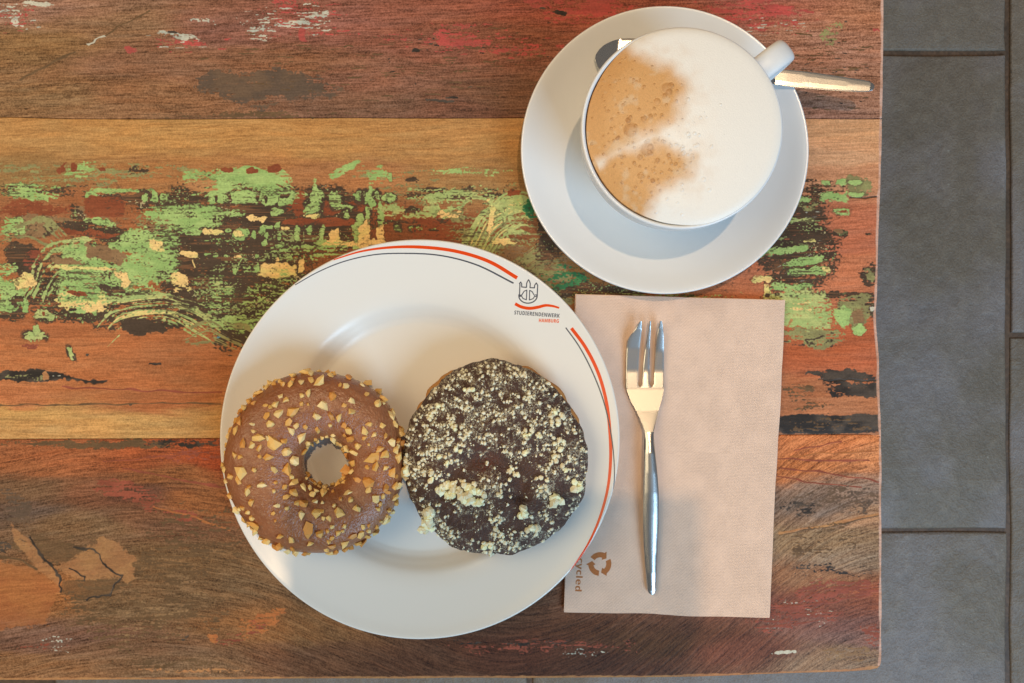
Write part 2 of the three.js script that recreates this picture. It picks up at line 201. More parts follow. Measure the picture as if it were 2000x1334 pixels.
  flake('L', 562, 388, 36, 28, { rag: 0.5 }); flake('D', 556, 382, 18, 9); flake('L', 590, 379, 24, 10); flake('R', 650, 405, 160, 22, { cov: 0.7 }); flake('R', 626, 433, 140, 16, { rag: 0.2 }); flake('R', 585, 405, 22, 60, { cov: 0.8 });
  for (const [x, y, w, h, r] of [[612, 384, 24, 44, 8], [609, 404, 34, 26, 0], [655, 385, 24, 24, 0], [668, 404, 44, 9, 0], [676, 418, 10, 18, 0], [700, 384, 18, 20, 0], [721, 386, 24, 26, 0], [736, 380, 12, 16, 0], [759, 385, 24, 18, 10], [579, 455, 12, 30, 8], [602, 450, 14, 22, 0], [627, 456, 18, 30, 0], [702, 424, 18, 16, 0], [717, 417, 8, 20, 0], [777, 445, 13, 10, 0], [803, 445, 13, 9, 0], [819, 445, 15, 10, 0], [849, 445, 14, 7, 0]]) flake('L', x, y, w, h, { rot: r, rag: 0.42, sq: 2.4, rim: 3 });
  flake('Y', 609, 421, 30, 9); flake('Y', 650, 461, 22, 34, { rag: 0.35 }); flake('L', 665, 477, 110, 13, { cov: 0.85 }); flake('Y', 690, 476, 130, 11, { cov: 0.72 }); flake('L', 710, 452, 34, 60, { sq: 2 }); flake('Y', 711, 460, 22, 44, { sq: 2 }); flake('Y', 742, 455, 14, 56); flake('L', 743, 415, 10, 40); flake('Y', 738, 472, 30, 10);
  flake('D', 880, 380, 210, 26, { cov: 0.6 }); flake('G', 885, 380, 205, 30, { cov: 0.62, rag: 0.4 }); flake('G', 822, 414, 156, 30, { cov: 0.72 }); flake('D', 805, 410, 30, 14, { cov: 0.8 }); flake('Y', 876, 419, 46, 13, { rag: 0.6 }); flake('D', 810, 432, 150, 12, { cov: 0.6 }); flake('R', 860, 450, 110, 36, { cov: 0.72 });
  flake('O', 970, 440, 180, 80, { cov: 0.6 }); sweep('G', 1030, 540, 70, 160, 190, 282, { cov: 0.5 }); sweep('Y', 1030, 540, 80, 150, 200, 275, { cov: 0.32 }); flake('Y', 958, 424, 11, 54, { rag: 0.6 }); flake('Y', 988, 472, 44, 12, { rag: 0.6 }); flake('G', 1000, 400, 110, 26, { cov: 0.7 }); flake('R', 1003, 374, 22, 14);
  flake('B', 1040, 530, 130, 90, { cov: 0.8 }); sweep('O', 1060, 620, 50, 150, 195, 285, { cov: 0.5, pitch: 0.5 }); flake('D', 1075, 480, 60, 60, { cov: 0.8 }); flake('O', 1090, 560, 70, 70, { cov: 0.6 }); flake('T', 1120, 545, 110, 50, { cov: 0.55 }); flake('T', 1040, 400, 30, 60, { cov: 0.8 }); flake('D', 1170, 570, 160, 30, { cov: 0.85 }); flake('D', 1060, 430, 24, 60, { cov: 0.8 }); flake('G', 1300, 578, 260, 16, { cov: 0.4 });
  // small bits between the dark rows
  for (const [k, x, y, w, h, o] of [['L', 372, 452, 50, 11, {}], ['Y', 413, 453, 40, 12, {}], ['L', 445, 450, 12, 6, {}], ['L', 467, 457, 30, 19, {}], ['Y', 463, 456, 18, 14, { rot: 35 }], ['L', 495, 457, 11, 17, {}], ['L', 511, 451, 12, 13, {}], ['L', 520, 460, 11, 16, {}], ['L', 517, 474, 9, 13, {}], ['Y', 500, 426, 42, 11, { rag: 0.6 }], ['Y', 371, 496, 38, 10, { rot: 8 }], ['L', 405, 496, 14, 4, {}], ['L', 420, 500, 10, 6, {}], ['L', 442, 500, 9, 4, {}], ['Y', 464, 501, 13, 5, {}], ['L', 500, 500, 9, 6, {}], ['Y', 541, 527, 68, 26, { sq: 5, rag: 0.26, rim: 3 }], ['Y', 588, 520, 12, 34, { rot: 8 }], ['L', 487, 531, 22, 9, {}], ['L', 482, 521, 13, 6, {}], ['L', 501, 522, 10, 18, {}], ['L', 458, 530, 8, 11, {}], ['L', 542, 441, 12, 16, {}], ['L', 540, 415, 22, 20, { cov: 0.7 }], ['L', 522, 443, 22, 8, { cov: 0.8 }], ['Y', 556, 445, 16, 6, {}], ['L', 546, 462, 9, 11, {}], ['L', 565, 501, 11, 7, {}], ['Y', 541, 506, 5, 8, {}], ['L', 545, 480, 20, 6, {}], ['L', 600, 482, 30, 7, {}]]) flake(k, x, y, w, h, { rag: 0.4, sq: 2.6, ...o });
  crack('L', [[477, 498], [468, 515], [458, 533]], 2.2); crack('Y', [[377, 507], [382, 522]], 3); crack('O', [[563, 480], [582, 494]], 3);
  flake('L', 560, 492, 90, 40, { cov: 0.34 }); flake('L', 420, 470, 70, 10, { cov: 0.3 }); flake('L', 640, 494, 120, 24, { cov: 0.42 }); flake('L', 470, 590, 180, 110, { cov: 0.46, rag: 0.35 }); flake('G', 420, 560, 70, 50, { cov: 0.36 }); flake('L', 450, 628, 90, 26, { cov: 0.68 }); flake('D', 470, 560, 30, 120, { cov: 0.5, rot: 25 }); flake('L', 540, 560, 60, 60, { cov: 0.4 }); flake('Q', 433, 659, 22, 6, { cov: 0.9 });
  // left: a broad green patch with swept bristle marks
  flake('D', 170, 448, 170, 26, { rot: 8, cov: 0.85 }); flake('R', 190, 458, 150, 12, { rot: 8, cov: 0.8 }); flake('D', 250, 472, 60, 40, { rag: 0.6 }); flake('L', 197, 432, 60, 13, { rot: 8 }); flake('B', 64, 442, 66, 36, { rim: 4, cov: 0.9 }); flake('L', 18, 448, 50, 44, { cov: 0.8 }); sweep('O', 60, 560, 80, 130, 200, 310, { cov: 0.42 });
  flake('D', 52, 506, 62, 60, { rag: 0.4 }); flake('U', 60, 505, 30, 50, { cov: 0.6 }); flake('L', 14, 523, 36, 22, { cov: 0.8 }); flake('D', 80, 560, 80, 110, { cov: 0.7 }); flake('D', 20, 600, 70, 40, { cov: 0.85 });
  flake('D', 150, 545, 160, 150, { cov: 0.75 }); sweep('G', 190, 600, 76, 150, 180, 275, { cov: 0.46, pitch: 0.3 }); flake('L', 160, 540, 112, 120, { rag: 0.3, cov: 0.95 }); flake('L', 270, 500, 140, 100, { cov: 0.8, rag: 0.35 }); flake('L', 240, 560, 130, 60, { cov: 0.75 });
  flake('B', 126, 509, 64, 15, { rot: 4 }); flake('B', 202, 494, 84, 26, { rot: 12, rag: 0.4 }); flake('B', 165, 560, 60, 70, { cov: 0.3 }); flake('Y', 160, 523, 120, 7, { rot: 2, cov: 0.85 }); flake('Y', 240, 545, 38, 20, { rot: 38, rag: 0.4 }); flake('Y', 304, 480, 36, 20, { cov: 0.85 }); flake('Y', 352, 552, 44, 40, { cov: 0.7 }); flake('Y', 160, 592, 90, 26, { cov: 0.62, rot: 10 }); flake('Y', 196, 585, 18, 36, { cov: 0.7 }); flake('R', 150, 572, 40, 9, { rot: 10 }); flake('E', 141, 605, 14, 7);
  flake('L', 18, 564, 46, 40, { rag: 0.4 }); flake('Y', 44, 552, 40, 26, { rot: -20, rag: 0.5 }); flake('Y', 58, 542, 12, 22); flake('L', 14, 596, 44, 24, { cov: 0.85 }); flake('L', 47, 592, 12, 30, { rot: -12 }); flake('D', 30, 585, 24, 30, { cov: 0.7 }); flake('L', 90, 580, 60, 60, { cov: 0.25 });
  flake('D', 204, 560, 22, 14, { rot: 15 }); flake('D', 160, 616, 130, 7, { rot: 4, rag: 0.6 }); flake('D', 170, 623, 30, 12); flake('D', 226, 568, 40, 24, { cov: 0.7, rot: 15 });
  flake('D', 300, 615, 200, 70, { cov: 0.72 }); sweep('G', 300, 800, 150, 235, 232, 318, { cov: 0.4, pitch: 0.4 }); sweep('Y', 300, 800, 160, 230, 236, 310, { cov: 0.26, pitch: 0.6 }); flake('D', 284, 638, 92, 26, { rag: 0.4 }); flake('D', 440, 660, 60, 50, { cov: 0.65 }); sweep('O', 400, 760, 80, 150, 240, 320, { cov: 0.4, pitch: 0.5 });
  flake('G', 88, 617, 34, 20, { rim: 3, rot: 20, rag: 0.6 }); flake('R', 85, 612, 10, 14); flake('G', 70, 655, 42, 18, { rim: 4, rag: 0.5, sq: 2 }); flake('G', 70, 645, 10, 20, { sq: 2 }); flake('G', 138, 690, 26, 8, { rot: 62, rim: 3 }); flake('E', 143, 698, 10, 5, { rot: 60 }); flake('E', 170, 693, 7, 4, { rot: 30 }); flake('U', 60, 677, 36, 9, { cov: 0.7 }); flake('E', 302, 710, 24, 4); flake('E', 255, 790, 6, 4);
  // long split in the red-brown part
  flake('E', 60, 734, 150, 22, { rag: 0.35, sq: 2 }); flake('O', 50, 736, 80, 10, { cov: 0.5 }); flake('W', 95, 737, 60, 9, { cov: 0.25 }); flake('A', 89, 734, 14, 16); crack('E', [[130, 738], [160, 744], [205, 745]], 5); crack('U', [[120, 755], [200, 758], [300, 763], [430, 767]], 2.6); crack('N', [[0, 790], [430, 787]], 2.5);
  // right end of the middle board
  flake('D', 1570, 470, 170, 190, { rag: 0.3, cov: 0.92 }); flake('D', 1600, 370, 120, 34, { cov: 0.5 }); sweep('W', 1610, 650, 90, 250, 205, 278, { cov: 0.18, pitch: 0.5 });
  for (const [k, x, y, w, h, o] of [['L', 1614, 357, 17, 13, {}], ['L', 1644, 355, 22, 14, {}], ['O', 1677, 361, 50, 32, { cov: 0.85 }], ['L', 1668, 356, 26, 10, {}], ['L', 1631, 384, 52, 21, {}], ['L', 1673, 380, 30, 8, {}], ['L', 1642, 412, 34, 14, {}], ['R', 1646, 413, 12, 6, {}], ['L', 1568, 390, 32, 10, {}], ['O', 1575, 402, 70, 16, { cov: 0.6 }], ['G', 1562, 430, 56, 9, {}], ['Y', 1581, 470, 24, 5, {}], ['L', 1530, 490, 110, 15, { rot: -6 }], ['L', 1568, 512, 80, 15, { rot: -8 }], ['L', 1577, 530, 80, 14, { rot: -3 }], ['Y', 1614, 527, 18, 11, {}], ['L', 1543, 560, 90, 13, {}], ['Y', 1490, 546, 40, 15, {}], ['Y', 1497, 570, 14, 26, {}]]) flake(k, x, y, w, h, { rag: 0.4, ...o });
  flake('D', 1610, 576, 220, 12, { cov: 0.9 }); flake('G', 1560, 610, 140, 68, { cov: 0.86, rag: 0.3 }); flake('Y', 1552, 596, 100, 30, { cov: 0.28 }); flake('O', 1582, 658, 130, 40, { cov: 0.72 }); flake('D', 1582, 665, 120, 30, { cov: 0.3 }); flake('D', 1676, 590, 70, 40, { cov: 0.7 }); flake('O', 1672, 612, 56, 50, { cov: 0.8 }); flake('L', 1650, 618, 30, 44, { rot: -25, cov: 0.9 }); flake('L', 1676, 642, 24, 22, { rot: -30 }); flake('B', 1678, 615, 26, 36, { rot: -20, cov: 0.85 });
  flake('D', 1698, 536, 32, 42, { cov: 0.8, sq: 2 }); flake('O', 1697, 536, 17, 24, { cov: 0.8, sq: 2 }); flake('D', 1642, 454, 32, 15, { rot: 10, cov: 0.85, sq: 2 }); flake('B', 1637, 451, 16, 9); flake('D', 1695, 458, 12, 7, { cov: 0.8 }); flake('D', 1705, 600, 18, 60, { cov: 0.6 }); flake('W', 1706, 602, 15, 9);
  flake('E', 1660, 736, 120, 24, { rag: 0.35, cov: 0.95 }); flake('E', 1670, 760, 110, 28, { cov: 0.95, rag: 0.4 }); flake('E', 1590, 728, 40, 8); flake('N', 1560, 765, 80, 30, { cov: 0.5 }); crack('E', [[1600, 742], [1716, 741]], 2.5); flake('E', 1618, 828, 220, 36, { rag: 0.16, sq: 6 }); flake('N', 1620, 832, 200, 26, { cov: 0.42 }); flake('N', 1580, 795, 100, 20, { cov: 0.3 }); crack('D', [[1660, 384], [1716, 385]], 2.5);
  // near board
  flake('N', 220, 868, 240, 16, { cov: 0.8 }); flake('E', 370, 866, 160, 14, { cov: 0.62 }); flake('N', 60, 865, 160, 10, { cov: 0.6 }); flake('U', 360, 890, 170, 30, { cov: 0.45 }); flake('U', 250, 960, 110, 46, { cov: 0.62, rot: 12 }); flake('U', 330, 1000, 160, 20, { cov: 0.5, rot: 14 }); flake('S', 20, 990, 60, 60, { cov: 0.6 });
  crack('U', [[240, 915], [300, 925], [360, 938], [436, 950]], 3.4); crack('U', [[200, 900], [300, 893], [430, 880]], 2); crack('C', [[300, 990], [380, 1010], [450, 1035]], 4);
  flake('N', 130, 1070, 180, 90, { cov: 0.5 }); flake('N', 300, 1130, 330, 190, { cov: 0.42, rot: -30 }); flake('B', 330, 1180, 200, 120, { cov: 0.3, rot: -40 });
  poly('N', [[81, 1089], [129, 1098], [162, 1074], [144, 1065], [90, 1050], [60, 1040], [70, 1065]]);
  poly('N', [[121, 1132], [160, 1132], [230, 1128], [235, 1140], [214, 1160], [168, 1170], [118, 1160]]);
  poly('C', [[-30, 1086], [69, 1113], [117, 1143], [102, 1176], [93, 1218], [60, 1224], [-30, 1230]], { rag: 8 });
  poly('A', [[102, 1107], [132, 1098], [168, 1077], [186, 1059], [200, 1046], [222, 1058], [250, 1082], [262, 1096], [261, 1128], [249, 1140], [234, 1128], [168, 1131], [144, 1131], [120, 1116]], { rag: 8 });
  poly('A', [[20, 1020], [57, 1055], [90, 1098], [118, 1130], [112, 1142], [75, 1112], [30, 1060]], { rag: 4, cov: 0.8 });
  crack('E', [[57, 1050], [90, 1098], [102, 1107], [118, 1129], [117, 1156]], 4.5); crack('E', [[144, 1066], [177, 1072], [195, 1086], [207, 1107], [237, 1125], [222, 1146], [214, 1160], [168, 1170]], 3.6); crack('E', [[136, 1110], [165, 1124], [168, 1132]], 3);
  crack('N', [[0, 1085], [40, 1092], [69, 1110]], 4); flake('E', 12, 1070, 30, 24, { cov: 0.5 }); flake('W', 115, 1250, 80, 46, { cov: 0.2 }); flake('C', 515, 1216, 100, 36, { rot: -24, cov: 0.62 }); flake('C', 415, 1246, 18, 16, { cov: 0.85 }); flake('E', 362, 1250, 30, 20, { rot: -35, cov: 0.5 }); flake('U', 470, 1240, 120, 30, { rot: -20, cov: 0.35 }); flake('U', 1060, 1262, 340, 26, { cov: 0.42 }); flake('W', 1130, 1275, 120, 16, { cov: 0.24 }); flake('E', 1000, 1258, 300, 18, { cov: 0.35 }); flake('U', 60, 1262, 160, 12, { cov: 0.35 }); flake('N', 330, 1296, 200, 22, { cov: 0.4 }); flake('A', 380, 1310, 240, 10, { cov: 0.5 });  // the slanting orange smear paints a lamplit spot into the wood colour
  crack('C', [[1540, 893], [1600, 884], [1716, 880]], 2.4); crack('U', [[1520, 896], [1700, 899]], 3.2); crack('U', [[1525, 914], [1590, 920], [1716, 940]], 3); crack('U', [[1520, 930], [1600, 945], [1680, 950]], 2.4); crack('U', [[1550, 880], [1640, 862]], 2.4); flake('S', 1640, 975, 150, 44, { cov: 0.5 }); flake('E', 1560, 990, 90, 30, { cov: 0.4, rot: 20 }); crack('A', [[1520, 1040], [1590, 1030], [1660, 1016], [1720, 1003]], 5); crack('N', [[1520, 1044], [1590, 1034], [1660, 1020], [1718, 1006]], 2);
  flake('N', 1610, 1060, 180, 60, { cov: 0.36, rot: -10 }); flake('E', 1620, 1110, 190, 26, { cov: 0.32 }); flake('U', 1640, 1150, 190, 34, { cov: 0.6, rot: -4 }); flake('U', 1540, 1200, 170, 60, { cov: 0.55, rot: -8 }); flake('W', 1560, 1205, 160, 60, { cov: 0.12, rot: -12 }); flake('W', 1530, 1274, 44, 7, { rot: -6 }); flake('U', 1700, 1235, 50, 40, { cov: 0.6 }); flake('B', 1660, 1275, 110, 26, { cov: 0.6 }); crack('U', [[1500, 1190], [1600, 1180], [1700, 1160]], 3); crack('U', [[1480, 1225], [1600, 1212]], 3);
}
{
  // window light painted onto the worn right arris; the near arris is worn pale
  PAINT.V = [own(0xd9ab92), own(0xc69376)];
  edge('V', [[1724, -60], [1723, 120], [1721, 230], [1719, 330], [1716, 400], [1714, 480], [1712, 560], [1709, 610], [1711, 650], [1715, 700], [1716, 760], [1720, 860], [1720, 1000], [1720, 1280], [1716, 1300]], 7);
  edge('A', [[1718, 1302], [1660, 1309], [1500, 1316], [1250, 1322], [900, 1323], [400, 1325], [-60, 1327]], 6);
  // fine abrasion of the painted zone: dark scuffs along the grain, pits, flecks of paint left in the dark
  const dark = own(0x4a3829), pale = own(0xa8b06a), cream = own(0xd8c088), wood = own(0x8e5c3a);
  for (let j = 0; j < TH; j++) { const y = TY0 + j / TS; if (y < 320 || y > 690) continue; for (let i = 0; i < TW; i++) {
    const x = TX0 + i / TS, o = (j * TW + i) * 3, zone = sst(335, 375, y + (vn(x * 0.02, 1) - 0.5) * 30) * (1 - sst(600, 640, y + (vn(x * 0.015, 6) - 0.5) * 50)) * (x > 1640 ? 0.3 : 1), g = col[o + 1] - col[o] * 0.8, lum = col[o] + col[o + 1];
    const scuff = vn(x * 0.035 + 11, y * 0.45) * 0.55 + vn(x * 0.3, y * 0.5 + 2) * 0.45, pit = vn(x * 0.33 + 4, y * 0.4) * 0.6 + vn(x * 0.11, y * 0.17) * 0.4;
    const big = fbm(x * 0.012 + 77, y * 0.03, 2);
    let m = zone * 0.85 * (g > 0.02 ? sst(0.59, 0.69, scuff * 0.6 + big * 0.45) : 0), q = zone * 0.8 * sst(0.72, 0.8, pit);
    if (lum > 0.12) { m = Math.max(m, q * 0.8); for (let c = 0; c < 3; c++) col[o + c] += (dark[c] * (0.8 + 0.5 * scuff) - col[o + c]) * m; hgt[j * TW + i] -= 0.1 * m; }
    else { const f = zone * 0.8 * sst(0.71, 0.78, vn(x * 0.28 + 31, y * 0.42) * 0.6 + fbm(x * 0.02, y * 0.05 + 9, 2) * 0.5), t = vn(x * 0.05, y * 0.05) > 0.7 ? cream : pale, br = zone * 0.55 * sst(0.6, 0.75, vn(x * 0.02 + 51, y * 0.5) * 0.6 + fbm(x * 0.015, y * 0.04 + 33, 2) * 0.5); for (let c = 0; c < 3; c++) col[o + c] += (wood[c] * (0.7 + 0.6 * scuff) - col[o + c]) * br; for (let c = 0; c < 3; c++) col[o + c] += (t[c] * 0.9 - col[o + c]) * f; hgt[j * TW + i] += 0.06 * f; }
  } }
}
let woodMap, woodBump;
{
  const d = new Uint8Array(TW * TH * 4), b = new Uint8Array(TW * TH * 4);
  for (let j = 0; j < TH; j++) for (let i = 0; i < TW; i++) {
    const s = (j * TW + i), o = ((TH - 1 - j) * TW + i) * 4;
    d[o] = enc(col[s * 3]); d[o + 1] = enc(col[s * 3 + 1]); d[o + 2] = enc(col[s * 3 + 2]); d[o + 3] = 255;
    b[o] = b[o + 1] = b[o + 2] = clamp(hgt[s] * 200, 0, 255); b[o + 3] = 255;
  }
  woodMap = dataTex(d, TW, TH, true); woodBump = dataTex(b, TW, TH, false);
  for (const t of [woodMap, woodBump]) t.wrapS = t.wrapT = THREE.MirroredRepeatWrapping;
}
const woodMat = new THREE.MeshPhysicalMaterial({ map: woodMap, bumpMap: woodBump, bumpScale: 0.0005, roughness: 0.56, specularIntensity: 0.4 });
const darkWood = new THREE.MeshStandardMaterial({ color: new THREE.Color().setRGB(0.10, 0.05, 0.03), roughness: 0.55 });

// ───────── floor: dark stone tiles in brown joints ─────────
const FLOOR = -0.72;
const stoneTex = (() => {
  const n = 1024, d = new Uint8Array(n * n * 4), b = new Uint8Array(n * n * 4), r = rng(91);
  const A = own(0x82746a), B = own(0x766654), C = own(0x8a7c70);
  for (let j = 0; j < n; j++) for (let i = 0; i < n; i++) {
    const x = i, y = j, f = fbm(x * 0.006, y * 0.006, 4), g = fbm(x * 0.05 + 9, y * 0.05, 3), h = vn(x * 0.35, y * 0.35), pit = fbm(x * 0.03 + 60, y * 0.035, 3), o = (j * n + i) * 4;
    const t = sst(0.3, 0.7, f), u = sst(0.5, 0.8, g) * 0.4, v = 0.7 + g * 0.2 + h * 0.24 + vn(x * 0.9, y * 0.9) * 0.34, k = 1 - 0.08 * sst(0.62, 0.8, pit);
    for (let c = 0; c < 3; c++) d[o + c] = enc((A[c] + (B[c] - A[c]) * t + (C[c] - A[c]) * u) * v * k);
    b[o] = b[o + 1] = b[o + 2] = clamp((g * 0.5 + h * 0.18 + f * 0.3 - 0.1 * sst(0.62, 0.8, pit)) * 255, 0, 255); d[o + 3] = b[o + 3] = 255;
  }
  for (let q = 0; q < 26; q++) { const cx = r() * n, cy = r() * n, R = 1 + r() * 1.6; for (let j = -3; j <= 3; j++) for (let i = -3; i <= 3; i++) if (i * i + j * j < R * R) { const o = (((cy + j + n) | 0) % n * n + ((cx + i + n) | 0) % n) * 4; d[o] = 150; d[o + 1] = 142; d[o + 2] = 128; } }
  const m = dataTex(d, n, n, true), q = dataTex(b, n, n, false); for (const t of [m, q]) t.wrapS = t.wrapT = THREE.MirroredRepeatWrapping; return [m, q];
})();
const stoneMat = new THREE.MeshStandardMaterial({ map: stoneTex[0], bumpMap: stoneTex[1], bumpScale: 0.0022, roughness: 0.58 });
const groutTex = (() => { const n = 512, d = new Uint8Array(n * n * 4), A = own(0x6e5038), B = own(0x4a3a2c); for (let j = 0; j < n; j++) for (let i = 0; i < n; i++) { const t = fbm(i * 0.03, j * 0.03, 4), v = 0.7 + vn(i * 0.4, j * 0.4) * 0.6, o = (j * n + i) * 4; for (let c = 0; c < 3; c++) d[o + c] = enc((A[c] + (B[c] - A[c]) * t) * v); d[o + 3] = 255; } const t = dataTex(d, n, n, true); t.wrapS = t.wrapT = THREE.MirroredRepeatWrapping; return t; })();
const floor = new THREE.Group(); floor.name = 'floor'; floor.userData.kind = 'structure'; scene.add(floor);
{
  const g = new THREE.BoxGeometry(2.6, 0.03, 2.6); planarUV(g, (x, y, z) => [x * 2, z * 2]);
  const gr = part('grout', g, new THREE.MeshStandardMaterial({ map: groutTex, roughness: 0.6 }), floor); gr.position.set(0.3, FLOOR - 0.0188, 0);
  const TL = 0.595, r = rng(5), S = (1.2 / FOCAL);
  const jx = (1970 - 1000) * S, jz0 = (102 - 667) * S, jz1 = (654 - 667) * S;
  for (let c = -2; c < 2; c++) for (let k = -2; k < 2; k++) {
    const x0 = jx + c * TL + 0.003, x1 = jx + (c + 1) * TL - 0.003, off = (c & 1) ? jz0 : jz1, z0 = off + k * TL + 0.003, z1 = off + (k + 1) * TL - 0.003;
    const sh = new THREE.Shape(), N = 40, seed = r() * 100, wob = (t, s) => (fbm(t * 0.5 * N / 4 + seed, s, 3) - 0.5) * 0.006;
    for (let i = 0; i < N; i++) { const t = i / N, p = [x0 + (x1 - x0) * t, -(z0 + wob(t, 1.3))]; i ? sh.lineTo(...p) : sh.moveTo(...p); }
    for (let i = 0; i < N; i++) { const t = i / N; sh.lineTo(x1 + wob(t, 7.7), -(z0 + (z1 - z0) * t)); }
    for (let i = 0; i < N; i++) { const t = i / N; sh.lineTo(x1 + (x0 - x1) * t, -(z1 + wob(t, 13.1))); }
    for (let i = 0; i < N; i++) { const t = i / N; sh.lineTo(x0 + wob(t, 21.1), -(z1 + (z0 - z1) * t)); }
    let e = new THREE.ExtrudeGeometry(sh, { depth: 0.006, bevelEnabled: true, bevelThickness: 0.0025, bevelSize: 0.004, bevelOffset: -0.004, bevelSegments: 4 });
    e.rotateX(-Math.PI / 2); e = toCreasedNormals(e, 0.6); const du = r() * 3, dv = r() * 3; planarUV(e, (x, y, z) => [x * 1.9 + du, z * 1.9 + dv]);
    const t = part('tile', e, stoneMat, floor); t.position.y = FLOOR - 0.0085 + (r() - 0.5) * 0.0016;
  }
}

// ───────── table ─────────
const table = thing('table', 'table of reclaimed wooden boards with worn green and red paint', 'table');
{
  const k = CAM_H / FOCAL, Xof = (px) => (px - 1000) * k, Zof = (py) => (py - 667) * k;
  const edgeX = [[-900, 1724], [0, 1726], [120, 1725], [230, 1723], [330, 1721], [400, 1718], [480, 1716], [560, 1714], [610, 1711], [650, 1713], [700, 1717], [760, 1718], [860, 1722], [1000, 1722], [1180, 1722], [1290, 1722]];
  const rightAt = (py) => { for (let i = 1; i < edgeX.length; i++) if (py <= edgeX[i][0]) { const [a, b] = edgeX[i - 1], [c, d] = edgeX[i]; return b + (d - b) * (py - a) / (c - a) + (vn(py * 0.03, 2.2) - 0.5) * 2; } return 1722; };
  const LEFT = -1700, gap = 0.25;
  const boards = [[-1290, -860], [-860, -420], [-420, 230], [230, 858], [858, 1327]];
  for (const [y0, y1] of boards) {
    const s = new THREE.Shape(), last = y1 === 1327, pts = [];
    pts.push([LEFT, y0 + gap]);
    for (let x = -100; x <= 1700; x += 60) pts.push([x, (y0 === 230 ? jointA(x) : y0 === 858 ? jointB(x) : y0) + gap]);
    const ya = pts[pts.length - 1][1], yb = last ? 1290 : y1;
    for (let q = 0; q <= 20; q++) { const y = ya + (yb - ya) * q / 20; pts.push([rightAt(y), y]); }
    if (last) { pts.push([1720, 1300], [1714, 1306], [1700, 1309], [1660, 1312]); for (let x = 1600; x >= -100; x -= 60) pts.push([x, 1314 + 10 * sst(1650, 1250, x) + 5 * sst(1200, -100, x) + (vn(x * 0.01, 5.5) - 0.5) * 3]); pts.push([LEFT, 1329]); }
    else { for (let x = 1700; x >= -100; x -= 60) pts.push([x, (y1 === 230 ? jointA(x) : y1 === 858 ? jointB(x) : y1) - gap]); pts.push([LEFT, y1 - gap]); }
    pts.forEach(([x, y], i) => { const p = [Xof(x), -Zof(y)]; i ? s.lineTo(...p) : s.moveTo(...p); });
    let g = new THREE.ExtrudeGeometry(s, { depth: 0.027, bevelEnabled: true, bevelThickness: 0.0006, bevelSize: 0.0006, bevelOffset: -0.0006, bevelSegments: 3 });
    g.rotateX(-Math.PI / 2); g.translate(0, -0.0276, 0); g = toCreasedNormals(g, 0.5);
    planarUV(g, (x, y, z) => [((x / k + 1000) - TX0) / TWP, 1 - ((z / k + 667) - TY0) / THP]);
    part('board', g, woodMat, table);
  }
  const x0 = Xof(LEFT) + 0.05, x1 = Xof(1700) - 0.04, z0 = Zof(-1290) + 0.05, z1 = Zof(1310) - 0.05;
  for (const z of [z0, z1]) { const a = part('apron', new RoundedBoxGeometry(x1 - x0, 0.06, 0.022, 2, 0.002), darkWood, table); a.position.set((x0 + x1) / 2, -0.0585, z); }
  for (const x of [x0, x1]) for (const z of [z0 + 0.045, z1 - 0.045]) { const l = part('leg', new RoundedBoxGeometry(0.05, 0.72 - 0.0288, 0.05, 2, 0.003), darkWood, table); l.position.set(x + (x === x0 ? 0.03 : -0.03), -(0.72 + 0.0288) / 2, z); }
}

